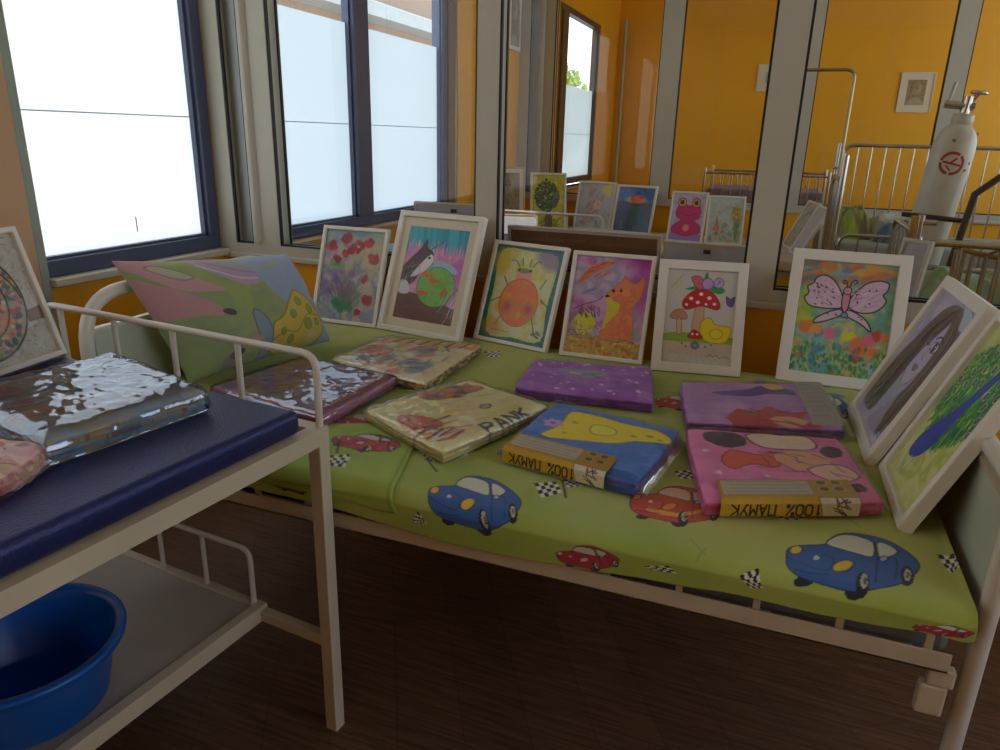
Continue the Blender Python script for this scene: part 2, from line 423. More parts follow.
def window(n, y0, y1, z0, z1, mull, zf, frost, x=XW-.03, seam=1.342, fr=.055, mat_f=None):
    m = mat_f or DARKF
    w = MB(); w.box(x-.05, x+.03, y0, y1, z0, z0+fr); w.box(x-.05, x+.03, y0, y1, z1-fr, z1)
    w.box(x-.05, x+.03, y0, y0+fr, z0+fr, z1-fr); w.box(x-.05, x+.03, y1-fr, y1, z0+fr, z1-fr)
    r = struct('window_%d' % n, w, m, bevel=.004)
    edges = [y0+fr]+[k for q in mull for k in q]+[y1-fr]
    for q in mull: obj('mullion', MB().box(x-.04, x+.036, q[0], q[1], z0+fr, z1-fr), m, r, .006)
    for a, b in zip(edges[::2], edges[1::2]):
        obj('bead', MB().box(x-.01, x+.012, a, a+.012, z0+fr, z1-fr).box(x-.01, x+.012, b-.012, b, z0+fr, z1-fr).box(x-.01, x+.012, a, b, z0+fr, z0+fr+.01), m, r)
        if zf < z1-fr:
            obj('glass', MB().add([(x-.012, a, zf), (x-.012, b, zf), (x-.012, b, z1-fr), (x-.012, a, z1-fr)], [(0, 1, 2, 3)]), CLEAR, r)
        g = obj('frosted_glass', MB().add([(x-.012, a, z0+fr), (x-.012, b, z0+fr), (x-.012, b, min(zf, z1-fr)), (x-.012, a, min(zf, z1-fr))], [(0, 1, 2, 3)]), frost, r)
        obj('film_seam', MB().box(x-.0115, x-.0105, a+.012, b-.012, seam, seam+.004), frosted_mat('film_overlap', '#a9b0b4', 1.0), r)
    return r
window(1, 1.50, 2.449, .826, 2.52, [], 2.6, FROST1)
_w1 = bpy.data.objects['window_1']
obj('scratch', MB().box(XW-.0415, XW-.0405, 2.06, 2.064, .93, .985), mat('scratch_dark', '#4a4f55'), _w1)
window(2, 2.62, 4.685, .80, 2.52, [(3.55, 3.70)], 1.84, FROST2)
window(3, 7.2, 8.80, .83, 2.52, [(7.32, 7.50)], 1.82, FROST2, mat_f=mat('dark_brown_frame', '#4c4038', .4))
window(4, -1.9, 1.3, .80, 2.52, [(-.35, -.25)], 2.6, FROST1)  # unseen window, added to bring daylight in beside the camera
def added_opening(n, x0, x1, y0, y1, z0, z1):   # unseen glassless window, added in the right wall to light the rooms
    w = MB(); t = .06
    if x1-x0 > y1-y0:
        w.box(x0, x1, y0, y1, z0, z0+t).box(x0, x1, y0, y1, z1-t, z1).box(x0, x0+t, y0, y1, z0, z1).box(x1-t, x1, y0, y1, z0, z1)
    else:
        w.box(x0, x1, y0, y1, z0, z0+t).box(x0, x1, y0, y1, z1-t, z1).box(x0, x1, y0, y0+t, z0, z1).box(x0, x1, y1-t, y1, z0, z1)
    struct('window_%d' % n, w, ALU, bevel=.004)
added_opening(5, XR+.02, XR+.08, -1.2, 1.6, .8, 2.9)
added_opening(6, XR+.02, XR+.08, 2.8, 5.8, .8, 2.9)
added_opening(7, XR+.02, XR+.08, 6.4, 9.4, .8, 2.9)

def partition(idx, Y, n0, nb):
    nm = ['back', 'middle'][idx]
    struct('wall_'+nm, MB().box(XW, XR, Y+.01, Y+.09, 0, .80), YEL)
    struct('trim_%d' % (n0), MB().box(XW, XR, Y-.012, Y+.10, .79, .812), ALU, bevel=.004)
    bays = [(XW, -2.0, -2.12, -2.03), (-2.0, -.99, -1.90, -1.035), (-.99, -.04, -.955, -.088), (-.04, .905, .004, .87), (.905, 1.85, .95, 1.815), (1.85, 2.8, 1.9, 2.76), (2.8, XR, 2.84, XR-.05)]
    if idx: bays = [(XW, -2.0, -2.11, -2.02), (-2.0, -.96, -1.90, -1.04), (-.96, .025, -.885, -.045), (.025, .985, .10, .925), (.985, 1.95, 1.05, 1.88), (1.95, 2.9, 2.02, 2.83), (2.9, XR, 2.97, XR-.05)]
    for i, (a, b, p, q) in enumerate(bays):
        w = MB(); z0, z1 = .812, 2.72
        w.box(a, b, Y, Y+.085, z0, .852).box(a, b, Y, Y+.085, 2.55, z1).box(a, p, Y, Y+.085, .852, 2.55).box(q, b, Y, Y+.085, .852, 2.55)
        r = struct('window_%d' % (nb+i), w, ALU)
        g = MB()
        for yy, t in ((Y+.004, .0075), (Y+.065, .004)):
            g.box(p, p+t, yy, yy+.012, .852, 2.55).box(q-t, q, yy, yy+.012, .852, 2.55).box(p, q, yy, yy+.012, .852, .852+t).box(p, q, yy, yy+.012, 2.55-t, 2.55)
        obj('gasket', g, GASK, r)
        gm = GLASS
        if i == 0: gm = mat('grey_blue_infill', '#a9b5b6', .3, var=.03)
        yg = Y+.04
        obj('glass_pane' if i else 'infill_panel', MB().add([(p, yg, .852), (q, yg, .852), (q, yg, 2.55), (p, yg, 2.55)], [(0, 1, 2, 3)]), gm, r)
        if i == 1:  # rounded cover profile on the corner post
            obj('cover_profile', MB().tube([(-2.005, Y+.004, .86), (-2.005, Y+.004, 2.6)], .022, 14), ALU, r)
partition(0, Y1, 7, 8)
partition(1, Y2, 8, 15)

# ---------------------------------------------------------------- outside, seen through the clear strips of glass
def outside():
    t = thing('apartment_building', 'pale building with a white balcony slab beyond the upper window glass', 'building', (-8, 13, 0))
    P = lambda mb, n, m: obj(n, mb, m, t)
    P(MB().box(-3, -.6, -8, 9, 0, 12), 'wall', mat('beige_render', '#9a8068', .8))
    P(MB().box(-.6, 0, -8, 9, 3.50, 3.74), 'balcony_slab', mat('white_slab', '#a9aaa4', .7))
    P(MB().box(-.6, -.1, -8, 9, 3.74, 3.80), 'slab_edging', mat('pale_edging', '#c4c4bc', .7))
    for k in range(5): P(MB().box(-.62, -.56, -5+k*2.6, -3.9+k*2.6, 4.4, 5.6), 'window', mat('dark_window', '#4c5868', .2))
    P(MB().box(-.62, -.58, -8, 9, 5.9, 6.3), 'fascia', mat('white_slab', '#a9aaa4'))
    g = MB().box(-60, XW-.3, -30, 60, -3.2, -3.0)
    struct('ground', g, mat('pale_paving', '#b9b5aa', .9))
    t2 = thing('leafy_tree', 'green tree beyond the far window', 'tree', (-9.5, 29.5, -3))
    obj('trunk', MB().tube([(0, 0, 0), (.1, 0, 3), (0, .2, 5)], .25, 8, r1=.12), mat('bark', '#5d4b3a', .9), t2)
    R = random.Random(4); f = MB()
    for _ in range(2600):
        a, b, c = R.gauss(0, 1), R.gauss(0, 1), R.gauss(0, 1); l = math.sqrt(a*a+b*b+c*c); q = R.uniform(.6, 1)
        p = Vector((a/l*1.9*q, b/l*1.9*q, 5.2+c/l*2.1*q)); u = Vector((R.uniform(-1, 1), R.uniform(-1, 1), R.uniform(-1, 1))).normalized()*.16; v = u.orthogonal().normalized()*.09
        f.add([p-u, p+v, p+u, p-v], [(0, 1, 2, 3)])
    obj('foliage', f, mat('leaves', '#93a83a', .6, var=.3), t2)
outside()

# ---------------------------------------------------------------- beds
def arch(h, y0, y1, x, r=.016, R=.14):
    return MB().tube(bend([(x, y0, 0), (x, y0, h), (x, y1, h), (x, y1, 0)], R, 8), r, 14)
def make_bed(name, label, x0, x1, y0, y1, zt, group=None):
    t = thing(name, label, 'bed', ((x0+x1)/2, (y0+y1)/2, 0), group=group)
    cx, cy = (x0+x1)/2, (y0+y1)/2
    X0, X1, A, B = x0-cx, x1-cx, y0-cy, y1-cy
    h = obj('headboard_tube', arch(.887, A+.13, B-.27, X0-.02, .018), TUBEW, t)
    hp = MB().box(X0-.028, X0-.012, A+.15, B-.29, zt-.08, .79); obj('headboard_panel', hp, mat('pale_green_panel', '#b6bca8', .5), t, .003)
    obj('panel_edging', MB().box(X0-.031, X0-.009, A+.15, B-.29, .79, .80), TUBEW, t, .002)
    obj('footboard_tube', arch(.80, A+.05, B-.27, X1+.017, .0155, .06), TUBEW, t)
    fp = MB().box(X1+.010, X1+.024, A+.07, B-.29, zt-.08, .765); obj('footboard_panel', fp, mat('pale_green_panel', '#b6bca8'), t, .003)
    obj('panel_edging', MB().box(X1+.006, X1+.028, A+.068, B-.288, .765, .778), mat('beige_edging', '#b3a284', .5), t, .003)
    for yy, s in ((A, 1), (B, -1)):
        r = MB().box(X0+.02, X1-.03, min(yy, yy+s*.004), max(yy, yy+s*.004), .483, .520).box(X0+.02, X1-.03, min(yy, yy+s*.035), max(yy, yy+s*.035), .483, .489)
        obj('side_rail', r, WHT, t, .0015)
        k = X0+.05
        gp = MB()
        for i in range(15):
            obj('rail_stud', MB().box(k, k+.012, min(yy+s*.008, yy+s*.018), max(yy+s*.008, yy+s*.018), .489, .56), WHT, t); k += (X1-X0-.12)/14
    for xx in (X0+.03, X1-.06):
        for yy in (A+.005, B-.03):
            obj('corner_bracket', MB().box(xx+.005, xx+.045, yy, yy+.022, .450, .484).box(xx-.004, xx+.038, yy, yy+.022, .392, .4495), WHT, t, .004)
    for i in range(9):
        k = X0+.1+i*(X1-X0-.2)/8
        obj('cross_slat', MB().box(k-.02, k+.02, A+.03, B-.03, .49, .50), WHT, t)
    obj('mattress', MB().box(X0+.04, X1-.03, A+.03, B-.01, .50, zt-.012), MTR, t, .012)
    return t
BX0, BX1, BY0, BY1, BZ = -1.62, .383, 1.17, 2.33, .60
make_bed('hospital_bed', 'white metal hospital bed nearest the camera, covered by a green printed sheet', BX0, BX1, BY0, BY1, BZ, None)
BED2 = (-2.08, .235, 4.95, 6.05)
bed2 = make_bed('hospital_bed', 'white hospital bed behind the first glass partition, holding a second row of framed pictures', *BED2, .58, None)

# second bed cover, plain
def simple_cover(x0, x1, y0, y1, z, name, label, cols, seed):
    nx, ny = 120, 60
    U, V = np.meshgrid(np.linspace(x0, x1, nx), np.linspace(0, 1, ny))
    Yc = y0+(y1-y0)*np.clip((V-.08)/.92, 0, 1); Z = np.where(V < .08, z-.06*(1-V/.08), z)+.004*fbm(U*9, V*9, seed)
    P = np.stack([U, Yc, Z], -1)
    cv = Cv(x1-x0, y1-y0, nx, cols[0]); cv.a = np.ones((ny, nx, 3))*rgb(cols[0]); cv.ny = ny; cv.X, cv.Y = np.meshgrid(np.linspace(0, 100, nx), np.linspace(0, 50, ny))
    cv.wash(cols, 9, seed)
    c = P.reshape(-1, 3).mean(0); me = grid_mesh(name, P-c); set_cols(me, cv.a)
    o = obj(name, me, vc_mat('printed_cotton', .85, 0, .15, 500, .2)); o.location = c; m = o.modifiers.new('thick', 'SOLIDIFY'); m.thickness = .003; m.offset = 1
    return tag(o, label, 'bed sheet')
simple_cover(-2.04, .215, 4.93, 6.04, .583, 'bed_sheet', 'pale yellow and lilac sheet on the bed behind the glass', ['#c9b65a', '#d8c888', '#b9a8c8', '#d9c24a'], 5)

# ---------------------------------------------------------------- examination couch (near left)
def make_couch(label, loc=(0, 0, 0), group=None, L=1.80):
    # local: right rear corner of the top at x=0,y=0 ; extends to -x and -y
    t = thing('examination_couch', label, 'examination couch', loc, group=group)
    Wd = .86; zt = .745; s = .03
    fr = MB().box(-Wd, 0, -s, 0, zt-.035, zt).box(-Wd, 0, -L, -L+s, zt-.035, zt).box(-s, 0, -L+s, -s, zt-.035, zt).box(-Wd, -Wd+s, -L+s, -s, zt-.035, zt)
    obj('top_frame', fr, WHT, t)
    for xx in (-s, -Wd):
        for yy in (-s, -L):
            obj('leg', MB().box(xx, xx+s, yy, yy+s, .0, zt-.0352), WHT, t, .002)
    pad = MB().box(-Wd+.01, -.016, -L+.06, -.012, zt+.001, zt+.050)
    pd = obj('padded_top', pad, NAVY, t, .016); pd.location = (0, -.045, 0); pd.modifiers['bevel'].segments = 5; pd.modifiers['bevel'].harden_normals = False
    for f in pd.data.polygons: f.use_smooth = True
    g = obj('guard_rail', MB().tube(bend([(-.012, -.012, zt), (-.012, -.012, .893), (-Wd+.02, -.012, .893), (-Wd+.02, -.012, zt)], .035), .0075, 10), TUBEW, t)
    for k in range(1, 5): obj('baluster', MB().tube([(-.027-k*.189, -.012, zt), (-.027-k*.189, -.012, .890)], .0065, 8), TUBEW, g)
    # shelf
    x1 = -.232; zz = .25
    sh = MB().box(-Wd+.02, x1, -L+.12, -.01, zz-.004, zz+.002)
    obj('shelf_board', sh, mat('pale_shelf_board', '#a89e90', .35, var=.05), t)
    obj('shelf_frame', MB().box(x1-.004, x1+.022, -L+.1, .0, zz-.03, zz+.008).box(-Wd, x1, -.022, 0, zz-.03, zz+.008).box(-Wd, -Wd+.02, -L+.1, 0, zz-.03, zz+.008), WHT, t, .002)
    obj('cross_bar', MB().box(x1+.02, -s, -.024, -.002, zz-.028, zz-.002), WHT, t, .002)
    g2 = obj('shelf_guard', MB().tube(bend([(x1-.008, -.012, zz), (x1-.008, -.012, .395), (-Wd+.10, -.012, .395), (-Wd+.10, -.012, zz)], .03), .0065, 10), TUBEW, t)
    for k in range(1, 3): obj('baluster', MB().tube([(x1-.008-k*.15, -.012, zz), (x1-.008-k*.15, -.012, .39)], .0055, 8), TUBEW, g2)
    return t
couch = make_couch('navy padded examination couch at the left, with a white frame and a lower shelf', (-.787, 1.125, 0)); couch.rotation_euler = (0, 0, radians(-5.5))
for k, (a, b, c, d) in enumerate(((-.71, .022, .780, .016), (-.655, .014, .786, .006))):
    obj('vinyl_tear', MB().add([(-.0148, a, c-.012), (-.0148, a+b, c-.012+d*.2), (-.0148, a+b*.8, c+d*.4), (-.0148, a+b*.2, c)], [(0, 1, 2, 3)]), mat('pale_foam', '#cfc6b4', .8), couch)
make_couch('short railed examination couch seen through the glass partition, under the tree picture', (-.91, 4.0, 0), L=1.15)
bn = thing('bench', 'low white bench behind the glass carrying the pictures that show their backs', 'bench', (-.75, 2.64, 0))
obj('bench_top', MB().box(-.85, 1.27, -.09, .11, .585, .612), WHT, bn, .004)
for xx in (-.8, 1.2):
    for yy in (-.085, .075): obj('leg', MB().box(xx, xx+.035, yy, yy+.03, 0, .585), WHT, bn, .002)

def tub():
    t = thing('wash_tub', 'deep blue oval plastic tub on the lower shelf of the couch', 'plastic tub', (-1.212, .725, .253), (0, 0, radians(-14)))
    sx, sy, h = .172, .168, .145
    out = [(0, 0), (.72, 0), (.79, .01), (.93, h-.02), (.96, h-.012), (1.05, h-.014), (1.06, h-.004), (1.04, h), (.965, h), (.93, h-.01), (.90, h-.03), (.77, .016), (.70, .006), (0, .006)]
    obj('basin', MB().lathe(out, seg=64, sx=sx, sy=sy), BLUE, t)
tub()
# ---------------------------------------------------------------- framed pictures
def frame_ring(w, h, b, d, lip=.004):
    """moulding from (-w/2,0,0) to (w/2,d,h), front at y=0"""
    def rect(i, y): return [(-w/2+i, y, i), (w/2-i, y, i), (w/2-i, y, h-i), (-w/2+i, y, h-i)]
    L = [rect(0, d), rect(0, .0015), rect(.0015, 0), rect(b-.002, 0), rect(b, .002), rect(b, d*.55)]
    V = [p for r in L for p in r]; F = []
    for k in range(len(L)-1):
        for i in range(4):
            j = (i+1) % 4; F.append((k*4+i, k*4+j, (k+1)*4+j, (k+1)*4+i))
    n = len(L)-1
    return MB().add(V, F)
def picture(name_label, art, w, h, b, pos, yaw, lean, d=.02, group=None, mount=0, stand=False, res=150, wood=FRW, only_back=False, backmat=None):
    t = thing('framed_picture', name_label, 'framed picture', pos, (-lean, 0, yaw), group)
    obj('frame', frame_ring(w, h, b, d), wood, t)
    obj('backing_board', MB().box(-w/2+.003, w/2-.003, d*.6, d-.001, .003, h-.003), backmat or BRN, t)
    iw, ih = w-2*b, h-2*b
    if mount:
        m = mount; q = MB()
        x0, x1, z0, z1 = -iw/2, iw/2, b, h-b; y = d*.45
        q.box(x0, x1, y, y+.002, z0, z0+m).box(x0, x1, y, y+.002, z1-m, z1).box(x0, x0+m, y, y+.002, z0+m, z1-m).box(x1-m, x1, y, y+.002, z0+m, z1-m)
        obj('mount', q, MATC, t, .0006); iw -= 2*m; ih -= 2*m
    if art:
        cv = art(1.0, ART_H.get(art.__name__, 100*ih/iw)/100, res); ny, nx, _ = cv.a.shape
        U, V = np.meshgrid(np.linspace(-iw/2, iw/2, nx), np.linspace((h+ih)/2, (h-ih)/2, ny))
        P = np.stack([U, np.full_like(U, d*.52), V], -1); me = grid_mesh('drawing', P, False); set_cols(me, cv.a)
        obj('drawing', me, vc_mat('drawing_paper', .5, .35, .03, 200), t)
    if stand:
        obj('easel_leg', MB().box(-.03, .03, 0, .003, 0, h*.75), BRN, t).rotation_euler = (radians(-28), 0, 0)
        s = [c for c in t.children if c.name.startswith('easel_leg')][-1]
        s.location = (0, d+.09, -.0); s.rotation_euler = (radians(18), 0, 0)
    return t

ART_H = dict(a_flowers=138, a_catbowl=155, a_beetle=150, a_fox=150, a_mushroom=132, a_butterfly=130, a_girl=128, a_peacock=144, a_frog=136, a_tree=140, a_vase=130, a_rosegirl=130, a_garden=138)
def a_flowers(w, h, n):
    c = Cv(w, h, n, '#8f9a94'); H = c.H
    c.wash(['#b7a9ae', '#7d8a9c', '#a7ac85', '#c4a9a4', '#8f93ab'], 22, 1)
    c.wash(['#c7b676', '#c7b676', '#b5ae86'], 20, 2, .7, lambda X, Y: np.clip((X-62)/25, 0, 1)*np.clip((H*.6-Y)/30, 0, 1))
    c.wash(['#7fb0b8', '#6f9fb5'], 15, 3, .6, lambda X, Y: np.clip((22-Y)/14, 0, 1))
    c.dabs(60, ['#7b5f92', '#6d5a8c', '#93708e'], (5, 62, 60, 100), 6, 3, .35)
    for i in range(26): c.line([(45+(i-13)*.5, 118), (45+(i-13)*2.6, 72+abs(i-13)*1.1+(i % 3)*5)], .9, ['#3f6b45', '#5c6a3a', '#7a5a45'][i % 3], .75)
    c.dabs(26, ['#2f7a4f', '#3d8a55'], (28, 108, 58, 122), 5, 4, .6)
    for i in range(34):
        a = i*2.4; c.line([(25, 54), (25+14*cos(a), 52+9*sin(a))], .9, '#3f9a5c', .75)
    for i, (x, y, r) in enumerate([(12, 24, 9), (35, 12, 9), (22, 44, 8), (45, 28, 8), (60, 20, 8), (74, 16, 9), (86, 40, 10), (38, 36, 7), (76, 72, 7), (84, 104, 8), (58, 30, 6), (70, 124, 6)]):
        c.dabs(9, ['#a62c38', '#8f2233', '#c04a4e'], (x-r*.6, y-r*.5, x+r*.6, y+r*.5), r*.55, i, .75)
    c.hatch(160, ['#d6cfd0', '#5f5a78', '#b56a6a'], (3, 3, 97, H-3), 7, 80, .5, 8, .3, 50)
    return c
def a_catbowl(w, h, n):
    c = Cv(w, h, n, '#d992b4'); H = c.H
    c.wash(['#e0a2bd', '#c980b8', '#e8b3c3'], 14, 2)
    R = random.Random(2)
    for i in range(20):
        x = i*5.4; c.poly([(x-5, 0), (x+6, 0), (x+3, 25+R.uniform(-8, 16)), (x+1, 38+R.uniform(-6, 10))], R.choice(['#2aa7bd', '#36b6c6', '#2296b4']), 0, .9)
    c.poly([(75, 70), (100, 45), (100, 100), (85, 115)], '#a95cc0', 3, .6)
    c.poly([(0, 108), (40, 112), (100, 128), (100, H), (0, H)], '#6b4a3c'); c.hatch(40, '#8a6450', (0, 114, 100, H), 26, 4, .8, 1, .6, 4)
    c.poly([(40, 62), (60, 52), (88, 62), (90, 72), (60, 66)], '#9fc3d4', 3)
    c.ell(62, 96, 32, 33, '#74b24e', out='#476f3a'); c.wash(['#6aa848', '#8bc460', '#79bd6a'], 10, 4, .6, lambda X, Y: (((X-62)/31)**2+((Y-96)/32)**2 < 1).astype(float))
    for x, y, r in ((42, 78, 30), (55, 86, 10), (76, 103, -40), (40, 108, 0)):
        c.ell(x, y, 7, 3.6, '#e0622c', r); c.poly([(x+5, y), (x+11, y-4), (x+11, y+4)], '#d8552a')
    c.poly([(0, 70), (14, 50), (26, 34), (33, 20), (36, 34), (46, 40), (50, 56), (44, 66), (32, 74), (24, 90), (14, 98), (0, 92)], '#57484c', 3, out='#2c2628')
    c.poly([(30, 60), (44, 44), (50, 54), (42, 68), (28, 80), (16, 84)], '#e5e0e2', 3); c.poly([(0, 92), (14, 94), (18, 112), (0, 112)], '#d3d3da', 3)
    c.ell(42, 50, 2.2, 2.2, '#1c1a22'); c.hatch(60, ['#39302f', '#bcb4b8'], (2, 56, 30, 92), 9, -45, .7, 5, .7); c.line([(36, 40), (55, 26), (60, 22)], 1, '#443a40')
    c.hatch(26, ['#2f4a46', '#dfe8e8'], (76, 100, 98, H-4), 24, -70, .7, 9, .8)
    return c
def a_beetle(w, h, n):
    c = Cv(w, h, n, '#156f66'); H = c.H
    c.wash(['#1f7d70', '#0f5f66', '#2a8a66'], 6, 3); c.hatch(80, ['#0c4d4f', '#35998a'], (0, 0, 100, H), 5, 60, .7, 2, .5, 60)
    c.poly([(9, 8), (50, 5), (90, 9), (94, 40), (91, 90), (92, H-9), (50, H-7), (11, H-10), (7, 60)], '#c9cb7a', 4)
    reg = lambda X, Y: ((X > 10) & (X < 91) & (Y > 8) & (Y < H-10)).astype(float)
    c.wash(['#c6c25a', '#d8d79a', '#cfd4a8', '#d9bb4a'], 18, 6, .9, reg)
    c.ell(82, 16, 22, 14, '#6d5a9a', 30, .6, .7); c.ell(12, 26, 13, 22, '#d0b61c', 0, .7, .6); c.ell(16, H-18, 16, 14, '#d28a2e', 0, .6, .7)
    for P in ([(20, 50), (28, 64)], [(82, 46), (76, 62)], [(8, 92), (22, 82)], [(92, 88), (80, 78), (84, 84)], [(22, H-24), (30, 104)], [(80, H-22), (72, 104)], [(40, 32), (32, 22), (26, 24)], [(58, 30), (66, 20), (70, 22)], [(44, 30), (42, 18)], [(54, 30), (55, 18)]): c.line(P, 1.4, '#57604a', sm=4)
    c.ell(48, 45, 12, 12, '#e29a86'); c.ell(48, 37, 11, 4, '#6f8a3c'); c.ell(40, 36, 2, 2, '#14201c'); c.ell(57, 36, 2, 2, '#14201c')
    c.poly([(48, 50), (66, 56), (76, 76), (76, 100), (64, 120), (50, 126), (34, 120), (22, 102), (21, 78), (31, 58)], '#e2761c', 5, out='#9a4a14')
    c.wash(['#e8821e', '#dd6a18', '#efa63c'], 9, 4, .6, lambda X, Y: (((X-49)/26)**2+((Y-88)/35)**2 < 1).astype(float)); c.line([(49, 54), (50, 118)], 1.4, '#c98a50')
    for x in (34, 65): c.ell(x, 96, 8.5, 11, '#8a9a35'); c.ell(x, 96, 6.5, 8.5, '#e0662c'); c.ell(x, 96, 4.4, 6, '#d52c4c')
    c.hatch(14, '#1f2a26', (76, H-22, 90, H-14), 6, 20, .9, 3, .9, 60); c.line([(18, H-15), (44, H-14)], .7, '#3d4a30')
    return c
def a_fox(w, h, n):
    c = Cv(w, h, n, '#b58ab0'); H = c.H
    c.wash(['#b06aa8', '#c79ac0', '#b9a8c4', '#9f93b5', '#c8b2c0'], 24, 7)
    c.wash(['#a63fa0', '#b352a8'], 15, 3, .8, lambda X, Y: np.clip((X-70)/20, 0, 1)*np.clip((100-Y)/40, 0, 1)+np.clip((16-Y)/14, 0, 1)*.6*np.clip((X-40)/20, 0, 1))
    c.poly([(4, 44), (16, 22), (34, 8), (52, 6), (46, 14), (30, 22), (14, 38)], '#d2673a', 3, .9); c.hatch(50, ['#a8442a', '#e3a070'], (12, 8, 44, 30), 12, -38, .8, 3, .7, 12)
    for i in range(5): c.line([(10+i*3, 60-i*2), (28+i, 52-i)], .9, '#5f78a8', .8)
    c.ell(20, 104, 18, 20, '#8f8a6a', 0, .6); c.ell(22, 104, 15, 18, '#cfcf3a')
    c.line([(4, 84), (20, 74), (34, 68), (42, 60)], 1.2, '#4a3550', .9, 4); c.hatch(20, '#3c2a44', (14, 78, 40, 94), 7, 60, 1.1, 6, .9)
    c.hatch(60, ['#6a5480', '#d9d4c0', '#8f7fa8'], (2, 100, 50, 122), 8, 50, .9, 12, .7, 60)
    c.poly([(64, 34), (68, 26), (74, 34), (84, 36), (92, 26), (94, 42), (90, 62), (80, 78), (86, 94), (86, 124), (48, 126), (46, 112), (56, 94), (52, 70), (46, 58)], '#e08658', 5, out='#b0644a')
    c.wash(['#e88a4a', '#d96a52', '#f09a5c'], 9, 3, .6, lambda X, Y: ((X > 56) & (X < 84) & (Y > 44) & (Y < 122)).astype(float)*.9)
    c.poly([(46, 58), (58, 66), (66, 70), (64, 82), (54, 98), (46, 110), (50, 80)], '#d6c92c', 4, .95); c.ell(55, 50, 2, 2.4, '#1d1514'); c.ell(65, 49, 1.8, 2.4, '#1d1514'); c.ell(48, 59, 3, 2, '#1d1514')
    c.poly([(0, 124), (30, 122), (100, 126), (100, H), (0, H)], '#cda24e', 0, .9); c.dabs(150, ['#d9a03c', '#c4683c', '#a9a047', '#e0c67a', '#8a7c4a'], (0, 126, 100, H), 2.6, 5, .7)
    c.hatch(40, '#5c4a60', (4, 122, 90, 127), 8, 0, .6, 5, .6); c.ell(90, 112, 5, 9, '#86a88a', 0, .6)
    return c
def a_mushroom(w, h, n):
    c = Cv(w, h, n, '#c9c8bf'); H = c.H
    c.line([(6, 26), (14, 18), (22, 6)], 1.6, '#a6c24a', .9, 4); c.line([(12, 28), (22, 14)], 1.3, '#b6cc60', .8)
    c.poly([(0, 92), (30, 88), (60, 90), (100, 92), (100, 102), (0, 102)], '#8ab03c', 3)
    c.poly([(0, 102), (100, 101), (100, 112), (70, 122), (0, 118)], '#c8b8a8', 0, .8)
    for i in range(14): c.line([(30+i*3, 108), (i*12-20, H)], .7, '#b09a90', .5)
    c.poly([(44, 50), (56, 50), (54, 92), (40, 92)], '#cfa98a', 2, out='#9a765c')
    c.poly([(24, 46), (34, 32), (48, 26), (66, 30), (78, 46), (74, 54), (52, 50), (30, 56)], '#c81f2a', 4, out='#7a1018')
    for x, y, r in ((36, 40, 3), (50, 33, 3), (62, 38, 3.2), (70, 46, 2.6), (46, 45, 3), (30, 49, 2.2), (58, 47, 2.2)): c.ell(x, y, r, r*.8, '#f0e8dc')
    for P in ([(26, 28), (40, 22), (48, 26)], [(58, 24), (72, 20), (84, 26), (74, 32)], [(50, 24), (54, 4), (58, 4), (58, 22)]): c.poly(P, '#2f9a4c', 3)
    c.poly([(34, 10), (46, 8), (56, 18), (50, 26), (42, 24)], '#c86a7a', 3, out='#6a3050'); c.ell(58, 18, 8, 8, '#b79ad0', out='#5a3c80'); c.ell(74, 16, 7, 7, '#c2a4d8', out='#5a3c80'); c.line([(72, 18), (76, 14), (73, 13)], 1, '#5a3c80')
    c.poly([(86, 34), (92, 38), (98, 34), (96, 48), (88, 46)], '#6a4fa0', 2, out='#2c1c50')
    c.poly([(8, 66), (14, 58), (24, 56), (32, 64), (30, 70), (12, 70)], '#c08a6c', 3, out='#7c5440'); c.poly([(18, 70), (24, 70), (26, 90), (20, 90)], '#d0b094', 2, out='#7c5440')
    c.poly([(54, 92), (52, 76), (58, 68), (66, 66), (72, 74), (82, 76), (96, 78), (94, 92), (86, 100), (66, 100)], '#e6d21c', 4, out='#8f7c10'); c.ell(76, 88, 9, 7, '#e8da3c', out='#a08e18'); c.poly([(54, 76), (48, 78), (54, 82)], '#e09a2a')
    c.poly([(36, 92), (44, 84), (54, 90), (56, 96), (38, 96)], '#c81f2a', 3, out='#7a1018'); c.ell(42, 90, 1.6, 1.6, '#fff0e8'); c.ell(49, 90, 1.6, 1.6, '#fff0e8')
    c.ell(47, 106, 6, 5, '#7a8ea8', out='#39445c'); c.ell(47, 106, 2.6, 2.2, '#a8b6c8', out='#39445c')
    for x, y in ((28, 104), (34, 108), (62, 107), (70, 104)): c.ell(x, y, 1.6, 1.1, '#5c5048')
    c.line([(66, H-12), (70, H-15), (74, H-12), (78, H-14), (84, H-11), (90, H-13), (96, H-11)], .8, '#7a6f66', sm=3)
    return c
